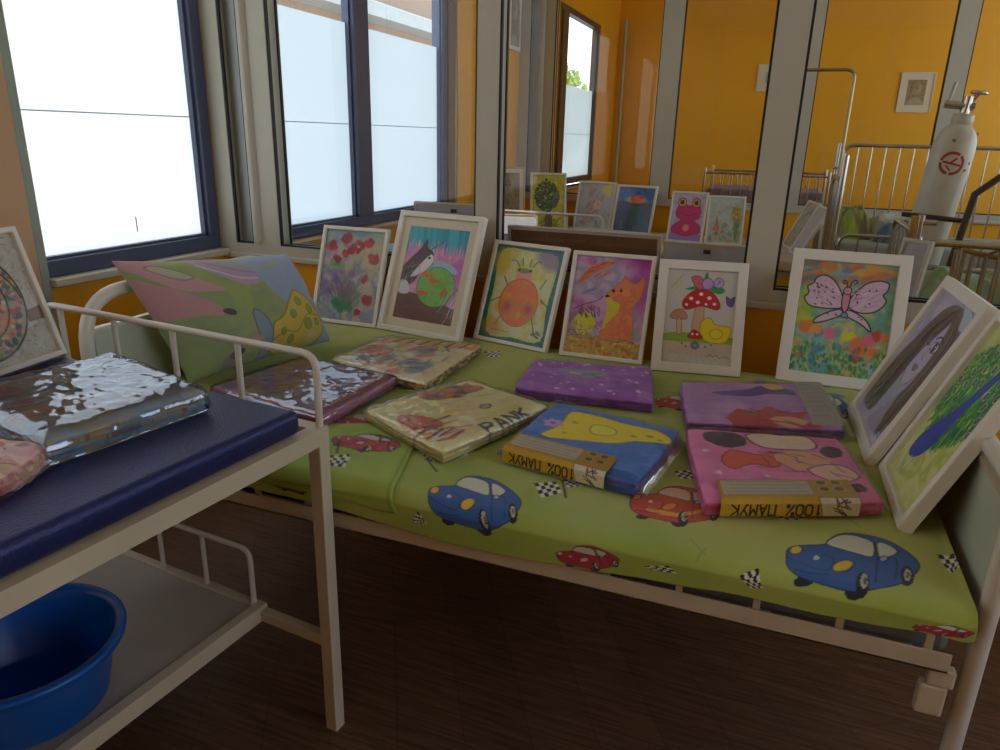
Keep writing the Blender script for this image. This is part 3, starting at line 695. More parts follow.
def a_butterfly(w, h, n):
    c = Cv(w, h, n, '#8fb0a0'); H = c.H
    c.wash(['#6fa3a8', '#c7c07a', '#7fb08a', '#a9b8b0', '#5f93a8'], 20, 9)
    c.dabs(80, ['#d98a3c', '#e0a23e', '#c7643c', '#4f7fa8', '#7aa0b0', '#b56a50'], (0, 0, 100, 24), 4, 1, .55, 2.2)
    c.dabs(40, ['#c9c23c', '#8fb83c', '#5aa0a0'], (0, 30, 20, 76), 6, 2, .4); c.dabs(50, ['#5aa08a', '#6fb07a', '#4f8fa0'], (70, 20, 100, 80), 6, 5, .45)
    for i, (x, y, r, cc) in enumerate([(12, 76, 9, '#e07a2e'), (22, 80, 7, '#e69a50'), (38, 82, 8, '#d87a94'), (58, 84, 8, '#d6d43a'), (72, 94, 11, '#e07a4c'), (80, 86, 8, '#dd6a8a'), (68, 106, 7, '#d8488a'), (88, 80, 7, '#c04a3c'), (96, 82, 6, '#d98a5a'), (28, 92, 6, '#7fb8b0'), (86, 100, 6, '#e07a3c')]):
        c.dabs(12, [cc], (x-r*.6, y-r*.6, x+r*.6, y+r*.6), r*.5, i, .6)
    c.dabs(190, ['#2f8a3c', '#3fa04a', '#1f6f4a', '#6fb04a', '#2f7a5c'], (0, 96, 100, H), 3, 6, .6, .5); c.dabs(14, ['#c65a4a', '#d98a5a', '#3c8a9c'], (0, 96, 100, H), 4, 7, .6)
    LW = [(48, 44), (42, 30), (34, 20), (24, 16), (16, 20), (14, 26), (8, 30), (10, 38), (6, 44), (12, 52), (22, 54), (36, 54), (46, 52)]
    RW = [(54, 44), (60, 32), (70, 22), (82, 18), (92, 20), (92, 28), (88, 34), (92, 40), (88, 48), (80, 54), (68, 56), (56, 52)]
    for P in (LW, RW, [(46, 54), (34, 58), (22, 66), (20, 72), (34, 68), (48, 60)], [(54, 54), (66, 58), (76, 66), (80, 76), (68, 68), (52, 60)]): c.poly(P, '#d3b8cc', 5, .95, '#2a1c30', 1.3)
    c.hatch(34, ['#b57aa8', '#e6d8e0'], (14, 26, 40, 50), 12, 30, .8, 3, .7); c.hatch(34, ['#b57aa8', '#e6d8e0'], (60, 28, 84, 50), 12, -30, .8, 4, .7)
    R = random.Random(8)
    for _ in range(26): c.ell(R.choice([R.uniform(14, 40), R.uniform(60, 86)]), R.uniform(26, 52), 1.3, .9, R.choice(['#5c2c5c', '#c04a6a', '#2c2c50']), R.uniform(0, 90))
    for _ in range(8): c.ell(R.uniform(30, 70), R.uniform(58, 65), 1, .8, '#5c2c5c')
    c.ell(50.5, 42, 4.2, 15, '#cf8fa4', 0, 1, out='#2a1c30', lw=1.2); c.ell(51, 32, 4.4, 4.4, '#cf8fa4', out='#2a1c30')
    c.line([(50, 28), (49, 22), (46, 20), (45, 23), (48, 24)], 1, '#2a1c30', sm=3); c.line([(53, 28), (54, 22), (58, 19), (60, 22), (57, 24)], 1, '#2a1c30', sm=3); c.ell(51, 60, 3.4, 3, '#7fa0b0', out='#2a1c30')
    return c
def a_girl(w, h, n):
    c = Cv(w, h, n, '#b9b9d0'); H = c.H
    c.wash(['#c2c2d8', '#a9a9c8', '#cfcfe0'], 22, 3); c.ell(16, H-14, 16, 18, '#8a8ac0', 0, .5, .8)
    c.poly([(40, 14), (58, 12), (70, 24), (74, 50), (64, 72), (52, 80), (40, 66), (34, 40)], '#c3bfd8', 5)
    R = random.Random(3)
    hair = ['#352b26', '#6d5a4c', '#2a2220', '#a08c78']
    c.poly([(56, 4), (30, 10), (14, 36), (6, 70), (-4, 108), (6, 120), (32, 118), (38, 92), (40, 66), (42, 40), (54, 20)], '#665648', 4, .85)
    c.poly([(54, 4), (82, 10), (94, 44), (90, 80), (86, 112), (62, 126), (40, 122), (56, 100), (68, 76), (70, 48), (62, 24)], '#665648', 4, .85)
    for i in range(420):
        s = R.choice((-1, -1, 1)); t = R.random()
        if s < 0: c.line([(56-20*t, 6+10*t), (38-22*t, 30+10*t), (34-28*t+R.uniform(-4, 4), 72), (26-24*t+R.uniform(-5, 5), H-22+R.uniform(-12, 14))], 1.3, R.choice(hair), .8, 4)
        else: c.line([(56+14*t, 6+8*t), (71+18*t, 32), (71+18*t, 70), (54+30*t+R.uniform(-5, 5), H-14+R.uniform(-14, 10))], .9, R.choice(hair), .8, 4)
    
    for x, k in ((46, .7), (63, 1.25)):
        c.ell(x, 40, 6*k, 3.8*k, '#e4e2ee', out='#2a2226'); c.ell(x, 40, 3*k, 3.6*k, '#3f2f38'); c.ell(x+.8, 39, 1, 1, '#e8e6f0'); c.line([(x-7*k, 34), (x, 30), (x+6*k, 33)], 1.4, '#2a2226', sm=3)
    c.line([(56, 42), (54, 52), (58, 54)], .9, '#7a7090', sm=3); c.poly([(49, 62), (54, 60), (61, 61), (55, 66)], '#9a7a94', 3, out='#5c4a62', lw=.6)
    c.line([(36, 62), (44, 76), (54, 82), (64, 74), (70, 62)], .9, '#5c5470', sm=4)
    c.poly([(44, 80), (62, 80), (66, H-24), (72, H), (36, H), (42, H-24)], '#b2aecb', 2, .8); c.hatch(30, '#8a8aa8', (38, 84, 66, H-6), 10, 60, .6, 7, .5)
    for i in range(46): c.line([(60, 4), (50+i*.15, 20), (44-i*.1, 40+i*.3), (38-i*.2, 70+i*.6)], 1.2, hair[i % 4], .85, 4)
    c.poly([(58, 0), (84, 2), (96, 14), (80, 18), (70, 8)], '#b8ccd8', 3, out='#6c7c90'); c.hatch(22, ['#4f7a4a', '#6a8f5a'], (4, 92, 24, 120), 9, 60, 1.4, 4, .8)
    return c
def a_peacock(w, h, n):
    c = Cv(w, h, n, '#c6d07a'); H = c.H
    c.wash(['#c9d27c', '#d8de9a', '#b5c65a', '#dfe0a8'], 22, 6)
    R = random.Random(5)
    for i in range(1300):
        a = R.uniform(-1.15, .95); r = R.uniform(16, 100); x = 34+r*sin(a+.45)*.85; y = 104-r*cos(a+.1)*1.02
        c.line([(x, y), (x+R.uniform(-5, 5)-2, y+R.uniform(5, 12))], 2.2, R.choice(['#1f8a3c', '#2fa04a', '#177045', '#5fb83c', '#0f6a5c', '#8fc84a']), .8)
    for i in range(30):
        a = -1.15+2.1*(i % 10)/9; r = 62+13*(i//10); x = 34+r*sin(a+.45)*.85; y = 104-r*cos(a+.1)*1.02
        c.ell(x, y, 3.4, 4.6, '#b7d060', degrees_(a)); c.ell(x, y, 2.4, 3.4, '#27408c', degrees_(a)); c.ell(x, y, 1, 1.4, '#9a7fc4')
    c.poly([(14, 120), (13, 104), (26, 84), (42, 62), (52, 42), (59, 26), (64, 18), (68, 24), (62, 42), (54, 64), (50, 86), (42, 108), (28, 120)], '#1c48b8', 5, 1, '#12306e'); c.ell(62, 17, 4, 4.5, '#1c48b8'); c.line([(54, 60), (46, 92)], 1.6, '#7a6ab0', .7)
    c.line([(64, 14), (68, 6)], 1, '#1c48b8'); c.line([(60, 13), (60, 4)], 1, '#1c48b8'); c.poly([(66, 17), (71, 19), (66, 20)], '#4a4640')
    c.line([(26, 120), (20, H-6)], 1.6, '#a8a89a'); c.line([(32, 118), (30, H-8)], 1.6, '#a8a89a')
    return c
degrees_ = lambda a: math.degrees(a)
def a_spiral(w, h, n):
    c = Cv(w, h, n, '#b3aea0'); H = c.H
    c.hatch(500, ['#8f8a80', '#cfcabc', '#77746c'], (0, 0, 100, H), 4, 30, .8, 3, .7, 90)
    c.poly([(86, 62), (100, 60), (100, 70), (86, 70)], '#7a5c4a', 0, 1, '#4a3a30')
    c.ell(46, 50, 42, 43, '#9a8f7a', out='#3a3630', lw=1.2)
    R = random.Random(6); pal = ['#b0565a', '#3f6a62', '#7a5a7c', '#c47a50', '#6f8a4a', '#4a4f6a', '#c9a06a', '#a84a4a', '#d0b8b0']
    for i in range(420):
        a = R.uniform(0, 6.3); r = 41*math.sqrt(R.random()); c.ell(46+r*cos(a), 50+r*sin(a), R.uniform(1.5, 3.6), R.uniform(1.2, 2.8), R.choice(pal), R.uniform(0, 90), .85)
    c.line([(46+(2+t*6.1)*cos(t), 50+(2+t*6.1)*sin(t)) for t in np.linspace(0, 6.3, 60)], 1.4, '#3a3230'); c.line([(46+27*cos(t), 50+28*sin(t)) for t in np.linspace(0, 6.3, 50)], 1.2, '#3a3230')
    c.line([(46+42*cos(t), 50+43*sin(t)) for t in np.linspace(0, 6.3, 60)], 1.4, '#2f2c2a')
    return c
def a_frog(w, h, n):
    c = Cv(w, h, n, '#b9adc4'); H = c.H; c.wash(['#b5a8c6', '#cbc0cf', '#a9a0bc'], 14, 2)
    c.poly([(0, H-22), (100, H-20), (100, H), (0, H)], '#9a7fc0')
    c.poly([(26, 28), (50, 34), (78, 30), (90, 50), (84, 72), (70, 76), (92, 92), (94, 112), (80, 118), (50, 124), (22, 118), (6, 112), (8, 94), (30, 78), (14, 66), (14, 46)], '#d01c70', 5, out='#80104a')
    for x in (28, 72): c.ell(x, 26, 14, 14, '#c9164f'); c.ell(x, 26, 10.5, 10.5, '#e0c86a'); c.ell(x, 26, 7.5, 7.5, '#2f5a3a'); c.ell(x, 26, 3.5, 3.5, '#101410')
    c.ell(50, 100, 10, 10, '#f09a6a'); c.line([(24, 56), (50, 64), (78, 56)], 1.4, '#80104a', sm=4); return c
def a_garden(w, h, n):
    c = Cv(w, h, n, '#b3b8ae'); H = c.H; c.wash(['#b9b4bc', '#b0bda8', '#c6c6c0', '#a3b59c'], 18, 4)
    c.poly([(18, 100), (24, 56), (32, 90), (34, 106)], '#d2796a', 0, .9, '#a05040'); c.ell(26, 106, 9, 9, '#d8a48c'); c.ell(26, 110, 6, 4, '#c43c34')
    for i in range(26): c.line([(82+(i % 5), H-14), (74+i, 66-(i % 7)*4)], 1.4, '#4f8a4a', .5)
    c.ell(80, 48, 14, 24, '#c49a4a', 0, .8, .3); c.dabs(24, ['#b07a3c', '#d9b84a', '#6f9a4a'], (68, 28, 94, 66), 4, 4, .7); c.line([(84, 66), (82, H-14)], 3, '#7a8a6a')
    c.dabs(60, ['#5f9a4a', '#7fb060', '#a0b890', '#c46a6a'], (6, 92, 96, H-6), 5, 3, .45); c.ell(50, 84, 7, 8, '#5f9a4a', 0, .6, .4); return c
def a_vase(w, h, n):
    c = Cv(w, h, n, '#26304e'); H = c.H; c.wash(['#1c5aa0', '#2a6fb5', '#1a4a8c'], 9, 3, 1, lambda X, Y: (Y < 44).astype(float))
    c.poly([(10, 42), (98, 46), (98, H), (10, H)], '#2a3048', 0, .8); c.ell(52, 36, 30, 10, '#d8b050', 0, .9, .4); c.ell(54, 32, 20, 11, '#e0632c', 0, 1, .2); c.dabs(12, ['#f08a3c', '#c83c20'], (40, 24, 68, 38), 4, 3, .8)
    c.poly([(36, 52), (72, 52), (66, H-4), (42, H-4)], '#3c5a46', 0, .9); c.hatch(30, ['#4f7a50', '#2f4a3c'], (38, 56, 70, H-8), 18, 90, 1.2, 3, .6, 6); c.line([(20, H-30), (22, H-8)], 1, '#c8c8d0'); return c
def a_rosegirl(w, h, n):
    c = Cv(w, h, n, '#b3adb0'); H = c.H; c.wash(['#aab4bc', '#c2b4ae', '#9fb0a8', '#b59a94'], 14, 8)
    c.poly([(70, 6), (96, 4), (92, 34), (74, 30), (60, 22)], '#d9c93c', 3, .9); c.hatch(40, ['#7a4a3c', '#a0664c', '#c48a6a'], (26, 20, 70, 84), 22, -60, 2, 3, .7, 30)
    c.ell(58, 62, 11, 14, '#dcb898', 20); c.ell(60, 60, 2, 2, '#33262a'); c.poly([(20, 88), (44, 82), (50, 110), (24, 124)], '#c9948a', 3, .8); c.dabs(40, ['#6a7fa8', '#b06a8a', '#7a9a6a', '#d9c0a0'], (4, 80, 96, H-6), 4, 5, .6); return c
def a_tree(w, h, n):
    c = Cv(w, h, n, '#c9bf28'); H = c.H; c.wash(['#cfc42a', '#b9b32c', '#d9cf50'], 12, 3); c.poly([(44, 96), (58, 96), (64, H), (40, H)], '#7a4a28', 2)
    c.hatch(40, ['#7a4a28', '#3f6a3c'], (24, H-26, 86, H-4), 16, -40, 2, 8, .8, 30); R = random.Random(3)
    for i in range(420):
        a = R.uniform(0, 6.3); r = math.sqrt(R.random()); c.ell(46+38*r*cos(a), 56+40*r*sin(a), 3, 2.6, R.choice(['#27483e', '#3c5f52', '#1c3430', '#5a7a62', '#4a5a68']), 0, .85)
    c.ell(44, 12, 4, 4, '#33463c'); return c
def a_portrait(w, h, n):
    c = Cv(w, h, n, '#8a7a5c'); H = c.H; c.wash(['#7a6c50', '#9c8a68', '#857654'], 16, 5); c.ell(54, 50, 24, 32, '#b5a684', 8, .9, .3); c.poly([(14, H), (26, H-34), (50, H-44), (78, H-36), (94, H)], '#b0a58c', 3, .8)
    c.hatch(70, ['#57492f', '#6f6044'], (18, 16, 60, 70), 18, 70, 1.2, 4, .6, 20); c.ell(47, 48, 3, 2, '#4a3e2c'); c.ell(62, 48, 3, 2, '#4a3e2c'); c.line([(48, 68), (55, 70), (62, 68)], 1.3, '#5c4c38', sm=3); return c
def a_pastel(w, h, n):
    c = Cv(w, h, n, '#c2b9c4'); c.wash(['#c6bcc8', '#b8c0c8', '#d0c4c0'], 18, 6); c.hatch(60, ['#9a93a8', '#b0868e', '#8fa09a'], (10, 10, 90, c.H-10), 14, 20, .9, 5, .5, 60); return c
def a_bluegreen(w, h, n):
    c = Cv(w, h, n, '#8fb0a8'); c.wash(['#7fb0b0', '#a9c0a8', '#c9a890', '#6f9fb0'], 16, 4); c.hatch(80, ['#4f8a7a', '#c4d4c8', '#a86a50'], (4, 4, 96, c.H-4), 12, 50, 1.2, 5, .6, 60); return c

row = 'row of framed drawings along the glass at the back of the near bed'
r_ = radians
picture('white framed drawing of red poppies and green stems, leftmost on the green bed', a_flowers, .284, .375, .014, (-1.513, 2.285, .606), .016, .348, group=row)
picture('largest wide framed picture with cream mount, grey animal beside a round fishbowl', a_catbowl, .369, .455, .020, (-1.185, 2.262, .606), -.158, .372, d=.028, mount=.034, group=row)
picture('white framed painting of an orange beetle inside a teal border', a_beetle, .305, .365, .014, (-.837, 2.286, .606), -.233, .361, group=row)
picture('white framed drawing of an orange fox on purple', a_fox, .280, .358, .014, (-.501, 2.255, .606), .01, .36, group=row)
picture('white framed drawing of a red spotted mushroom and yellow duckling', a_mushroom, .274, .358, .030, (-.190, 2.240, .606), .16, .359, group=row)
picture('white framed painting of a pink butterfly over bright flowers', a_butterfly, .332, .415, .034, (.214, 2.290, .606), -.006, .366, group=row, res=170)
pair = 'two framed pictures leaning at the foot of the near bed'
picture('white framed drawing of a long haired girl, leaning behind the peacock picture', a_girl, .381, .424, .030, (.245, 1.908, .606), -1.536, .417, d=.024, group=pair, res=170)
picture('white framed peacock painting, nearest the camera at the foot of the bed', a_peacock, .300, .415, .020, (.282, 1.563, .606), -1.555, .395, d=.026, group=pair, res=170)
picture('framed mosaic spiral drawing standing on the navy couch at the left edge', a_spiral, .30, .296, .012, (-1.475, .985, .803), radians(97.5), .28, stand=True)

row2 = 'row of framed drawings on the bed behind the glass'
z2 = .590
picture('small framed picture of a pink frog with big eyes, behind the glass', a_frog, .262, .375, .014, (-.655, 5.50, z2), -.05, .30, group=row2, res=60)
picture('small framed pale garden drawing right of the pink frog', a_garden, .262, .355, .014, (-.375, 5.52, z2), .10, .30, group=row2, res=60)
picture('small framed picture of an orange flower in a dark vase', a_vase, .33, .385, .018, (-1.115, 5.80, z2), -.12, .30, group=row2, res=60)
picture('small framed drawing of a brown haired girl among flowers, behind the glass', a_rosegirl, .32, .40, .016, (-1.445, 5.84, z2), -.08, .30, group=row2, res=60)
picture('small framed picture of a dark green tree on yellow, behind the glass', a_tree, .295, .46, .018, (-1.75, 5.66, z2), radians(25), .28, group=row2, res=60)
picture('small sepia portrait picture with wide pale mount beside the tree picture', a_portrait, .28, .51, .012, (-1.965, 5.28, z2), radians(25), .28, group=row2, res=60, mount=.03, wood=mat('pale_wood', '#cdb594', .5))
picture('blue green framed picture leaning at the foot of the far bed, behind the thick post', a_bluegreen, .30, .36, .016, (.055, 5.62, z2), -1.35, .42, group=row2, res=50)
picture('pale framed picture leaning in front of the blue green one at the far bed foot', a_pastel, .26, .36, .016, (.10, 5.28, z2), -1.35, .45, group=row2, res=50)
picture('small white framed pastel drawing propped by the chrome cot, above the butterfly picture', a_pastel, .11, .405, .012, (.375, 2.665, .614), radians(-48), .16, d=.014, res=40)
picture('pale framed sheet lying tilted on the couch behind the glass', a_pastel, .30, .26, .012, (-1.36, 3.72, .80), radians(20), 1.25, res=40, wood=mat('pale_wood', '#cdb594'))

# pictures whose backs lean on the glass from the far side
def back_picture(label, w, h, x, ztop, m, hanger=True, y=2.585, lean=.17):
    t = thing('framed_picture', label, 'framed picture', (x, y+h*sin(lean)-.02, ztop-h*cos(lean)), (-lean, 0, pi), 'backs of pictures leaning on the glass')
    t.rotation_euler = (-lean, 0, pi); d = .022
    t.location = (x, y+.02+h*sin(lean), ztop-h*cos(lean))
    obj('frame', frame_ring(w, h, .016, d), FRW, t); obj('frame_rim', MB().box(-w/2, w/2, d-.006, d, h-.012, h).box(-w/2, w/2, d-.006, d, 0, .012).box(-w/2, -w/2+.012, d-.006, d, .012, h-.012).box(w/2-.012, w/2, d-.006, d, .012, h-.012), FRW, t)
    obj('backing_board', MB().box(-w/2+.012, w/2-.012, d*.6, d-.004, .012, h-.012), m, t)
    if hanger: obj('hanger', MB().box(-.012, .012, d-.004, d, h-.034, h-.02), mat('dull_brass', '#6d6250', .4, .8), t)
back_picture('brown hardboard back of a wide white framed picture against the glass', .575, .36, -.672, .985, BRN, False)
back_picture('grey back of a white framed picture against the glass beside the thick post', .30, .34, -.225, .968, GREYB)
back_picture('grey back of a white framed picture against the glass above the fishbowl picture', .34, .44, -1.185, 1.052, GREYB)

# pictures on the far walls
def wall_pic(label, art, w, h, pos, yaw, mount, wood=FRW): picture(label, art, w, h, .012, pos, yaw, 0, d=.02, mount=mount, wood=wood, res=50)
wall_pic('pale framed sepia portrait hanging on the far orange wall', a_portrait, .34, .42, (1.21, Y3-.022, 1.665), 0, .065, MATC)
wall_pic('small pale framed print on the far wall, half hidden by the thick post', a_bluegreen, .30, .30, (-.345, Y3-.022, 1.885), 0, .08, MATC)
picture('tall narrow framed print hanging between the second and third windows', a_portrait, .26, .42, .03, (XW+.022, 5.93, 1.96), pi/2, 0, d=.02, res=40, mount=.0)
# ---------------------------------------------------------------- green printed bed cover
CX0, CX1, CY0, CYF, CY1 = -1.60, .372, 1.045, 1.195, 2.335
def cover_xyz(X, Yc, lift=0.0):
    """print coordinates (x, unrolled y) -> the cover's surface, hanging a little over the front edge"""
    X = np.asarray(X, float); Yc = np.asarray(Yc, float)
    wr = .0035*(fbm(X*5+3, Yc*6, 11)-.5)+.0016*(fbm(X*17, Yc*22, 14)-.5)*2
    f = np.clip((CYF-Yc)/(CYF-CY0), 0, 1)
    hang = .050+.010*(fbm(X*3.1+5, X*0+2, 17)-.5)*2+.028*np.exp(-((X+.45)/.28)**2) + .022*np.clip((X-.1)/.2, 0, 1)*np.clip((.34-X)/.1, 0, 1)*0
    a = np.clip(f/.35, 0, 1)*pi/2; r = .018
    y = np.where(Yc > CYF, Yc, CYF-.018-r*np.sin(a)*1.0)
    y = np.where(Yc > CYF, Yc, CYF-f/.35*.018*(f < .35)-.018*(f >= .35)-r*np.sin(a))
    z = BZ-r*(1-np.cos(a))-np.clip((f-.35)/.65, 0, 1)*(hang-r)
    # right end turned up softly against the footboard
    z = z+wr+np.clip((X-.355)/.017, 0, 1)**2*.006
    n_y = -np.sin(a)*(f > 0); n_z = np.where(f > 0, np.cos(a), 1)
    return np.stack([X, y+n_y*lift, z+n_z*lift], -1)

BLUECAR = dict(body=[(232, 238), (238, 214), (268, 205), (335, 202), (352, 186), (375, 174), (410, 171), (455, 177), (500, 190), (540, 212), (572, 236), (587, 258), (578, 280), (556, 300), (530, 311), (495, 318), (455, 324), (430, 326), (385, 320), (330, 306), (280, 292), (248, 276), (234, 258)])
def car(c, T, body='#2f5c9e', dark='#1c3560', light='#e2b72e', glass='#cfd2bd', stripe=None):
    tp = lambda P: [T(*p) for p in P]
    lw = np.hypot(*(np.array(T(240, 200))-np.array(T(243, 200))))*1.0
    k = np.hypot(*(np.array(T(240, 200))-np.array(T(241, 200))))
    el = lambda x, y, rx, ry, col, rot=0, out=None: c.poly([T(x+rx*cos(t)*cos(radians(rot))-ry*sin(t)*sin(radians(rot)), y+rx*cos(t)*sin(radians(rot))+ry*sin(t)*cos(radians(rot))) for t in np.linspace(0, 2*pi, 20)[:-1]], col, 0, 1, out, lw*.7)
    el(280, 297, 27, 11, '#23252c'); el(553, 289, 21, 27, '#23252c'); el(420, 318, 32, 24, '#23252c')
    c.poly(tp(BLUECAR['body']), body, 3, 1, '#14203a', lw)
    if stripe: c.poly(tp([(300, 262), (420, 285), (500, 268), (560, 262), (556, 276), (500, 284), (420, 300), (310, 280)]), stripe, 2)
    el(436, 308, 19, 32, '#1d1f26'); el(440, 300, 10, 20, '#b9b49c'); el(443, 300, 5, 11, '#55585c')
    el(554, 286, 17, 26, '#1d1f26'); el(555, 286, 9, 17, '#b9b49c'); el(556, 286, 4, 9, '#55585c')
    c.poly(tp([(338, 200), (356, 184), (378, 176), (410, 177), (458, 190), (466, 204), (465, 234), (430, 228), (380, 214)]), glass, 2, 1, '#14203a', lw)
    c.poly(tp([(474, 196), (502, 202), (530, 220), (516, 232), (492, 240), (478, 234)]), glass, 2, 1, '#14203a', lw)
    c.line(tp([(425, 173), (470, 200), (476, 240), (470, 306)]), lw*.8, '#14203a'); c.line(tp([(476, 240), (525, 240), (522, 300)]), lw*.7, '#14203a', sm=3)
    el(258, 217, 17, 11, light, -12, '#14203a'); el(383, 259, 29, 14, light, -14, '#14203a'); el(492, 240, 11, 7, '#9fb4d0', 0, '#14203a')
    c.line(tp([(236, 236), (262, 250), (330, 272), (352, 262), (360, 240), (330, 226)]), lw*.8, dark, sm=3)
    c.line(tp([(256, 270), (300, 280), (345, 284)]), lw*1.6, dark, sm=2); el(312, 237, 8, 6, '#c9c9c9')
def make_cover():
    n = 800
    c = Cv(CX1-CX0, CY1-CY0, n, '#a3b648', CX0, CY0, CX1-CX0)
    X, Y = c.X, c.Y
    c.wash(['#949e46', '#a8b04e', '#b4b866', '#9ca844', '#aeb474'], .33, 3)
    c.wash(['#88a440', '#a8b450', '#c0bc62'], .22, 8, .45)
    c.wash(['#8fa83c', '#94ac40', '#a4b450'], .2, 5, .5, lambda X, Y: np.clip((1.30-Y)/.15, 0, 1))
    q = lambda x, y: tuple(at(x, y, z=BZ)[:2])
    def box(x0, x1, y0, y1, sx=(232, 587), sy=(171, 343)):
        return lambda u, v: q(x0+(u-sx[0])/(sx[1]-sx[0])*(x1-x0), y0+(v-sy[0])/(sy[1]-sy[0])*(y1-y0))
    car(c, box(786, 919, 534, 598)); car(c, box(428, 521, 477, 530))
    car(c, box(630, 722, 487, 529), '#c4482a', '#7a2016', '#e0832c', '#d8b49a', '#e09a3c')
    car(c, box(546, 615, 541, 572), '#a8303a', '#6a1820', '#d9b0a0', '#c9c0b0')
    car(c, box(926, 985, 623, 660), '#b02c34', '#6a1820', '#d9b0a0', '#dcdcd0')
    car(c, box(335, 392, 414, 440), '#b8404a', '#6a1820', '#d9b0a0', '#c9c0b0')
    car(c, box(395, 450, 352, 372), '#3f68a0'); car(c, box(800, 850, 395, 425), '#3f68a0'); car(c, box(655, 700, 396, 412), '#b8404a', '#6a1820'); car(c, box(255, 300, 470, 492), '#5a6478', '#2c3444')
    for P in ([(534, 485), (556, 483), (562, 494), (541, 499)], [(563, 481), (582, 480), (582, 488), (567, 489)], [(674, 472), (694, 471), (699, 479), (680, 480)], [(776, 514), (805, 515), (803, 521), (780, 521)], [(640, 565), (668, 562), (674, 573), (650, 570)], [(740, 573), (758, 569), (765, 588), (752, 590)], [(423, 456), (443, 451), (439, 461), (428, 464)], [(397, 515), (412, 506), (412, 518), (402, 518)], [(936, 555), (968, 559), (958, 572), (950, 574)], [(970, 556), (981, 553), (981, 564), (974, 562)], [(326, 468), (335, 463), (336, 474), (328, 475)], [(700, 398), (716, 398), (718, 404), (704, 404)], [(560, 372), (576, 370), (580, 376), (566, 378)], [(484, 352), (500, 352), (500, 357), (488, 358)]):
        c.flag([q(*p) for p in P])
    for a, b in (((562, 482), (566, 499)), ((428, 462), (437, 473)), ((972, 556), (976, 575)), ((380, 459), (388, 471))): c.line([q(*a), q(*b)], .004, '#1a1a20')
    # little lettering-like squiggles and sparks
    for a, b in (((690, 540), (705, 556)), ((696, 560), (706, 549)), ((848, 520), (860, 528)), ((675, 498), (695, 512))): c.line([q(*a), q(*b)], .002, '#6a8a2c', .7)
    for x, y in ((610, 432), (627, 445), (820, 470), (600, 360), (350, 345), (905, 520), (870, 470), (430, 545)): c.ell(*q(x, y), .03, .02, '#c8a850', 10, .35, .6)
    # warm patchwork at the back edge
    c.dabs(60, ['#c9a03c', '#b8863c', '#a8b04a', '#3f7a9a', '#b05a3c'], (-.1, 2.2, .37, 2.33), .02, 4, .7)
    P = cover_xyz(X, Y); o3 = np.array([(CX0+CX1)/2, (CY0+CY1)/2, BZ])
    me = grid_mesh('bed_sheet', P-o3); set_cols(me, c.a)
    o = obj('bed_sheet', me, vc_mat('printed_cotton', .85, 0, .15, 500, .2)); o.location = o3
    m = o.modifiers.new('thick', 'SOLIDIFY'); m.thickness = .0025; m.offset = -1
    tag(o, 'lime green sheet printed with blue and red cars and checkered flags', 'bed sheet')
make_cover()

def cloth_patch(name, label, cat, corners, paint, lift=.004, n=90, fold=True):
    """flat textile laid on the cover; corners are points on the mattress top (TL,TR,BR,BL)"""
    A, B, C_, D = [np.array(p, float) for p in corners]
    L = np.hypot(*(B-A)); Hh = np.hypot(*(D-A)); ny = int(n*Hh/L)
    U, V = np.meshgrid(np.linspace(0, 1, n), np.linspace(0, 1, ny))
    XY = (A*(1-U[..., None])+B*U[..., None])*(1-V[..., None])+(D*(1-U[..., None])+C_*U[..., None])*V[..., None]
    P = cover_xyz(XY[..., 0], XY[..., 1], lift); P[..., 2] += .004*fbm(U*4, V*9, 23)
    cv = Cv(L, Hh, n, '#8aa03c'); cv.ny = ny; cv.a = np.ones((ny, n, 3))*.5; cv.X, cv.Y = U*100, V*100*Hh/L; paint(cv)
    c = P.reshape(-1, 3).mean(0); me = grid_mesh(name, P-c); set_cols(me, cv.a)
    o = obj(name, me, vc_mat('printed_cotton')); o.location = c; m = o.modifiers.new('thick', 'SOLIDIFY'); m.thickness = .003; m.offset = 1
    return tag(o, label, cat)
def pc_paint(c):
    H = c.Y.max(); c.wash(['#8fa53c', '#a0b848', '#94ac3c', '#b0bf50'], 40, 3)
    c.wash(['#7fa03a', '#a4ba4a'], 20, 7, .5)
    def T(x0, x1, y0, y1): return lambda u, v: (x0+(u-232)/355*(x1-x0), y0+(v-171)/172*(y1-y0))
    car(c, T(52, 92, 12, 30), '#b8404a', '#6a1820', '#d9b0a0', '#c9c0b0'); car(c, T(2, 32, H*.66, H*.9), '#5a6478', '#2c3444')
    c.flag([(58, H*.55), (68, H*.5), (70, H*.68), (60, H*.7)]); c.line([(56, H*.3), (60, H*.5)], 1, '#1a1a20'); c.line([(97.5, 0), (97.5, H)], .8, '#6f8430'); c.line([(0, H*.9), (100, H*.9)], .8, '#6f8430')
qz = lambda x, y: tuple(at(x, y, z=BZ)[:2])
cloth_patch('pillowcase', 'green printed pillowcase draped over the front edge of the bed beside the couch leg', 'pillowcase', [qz(262, 425), qz(425, 428), qz(385, 508), qz(205, 470)], pc_paint)

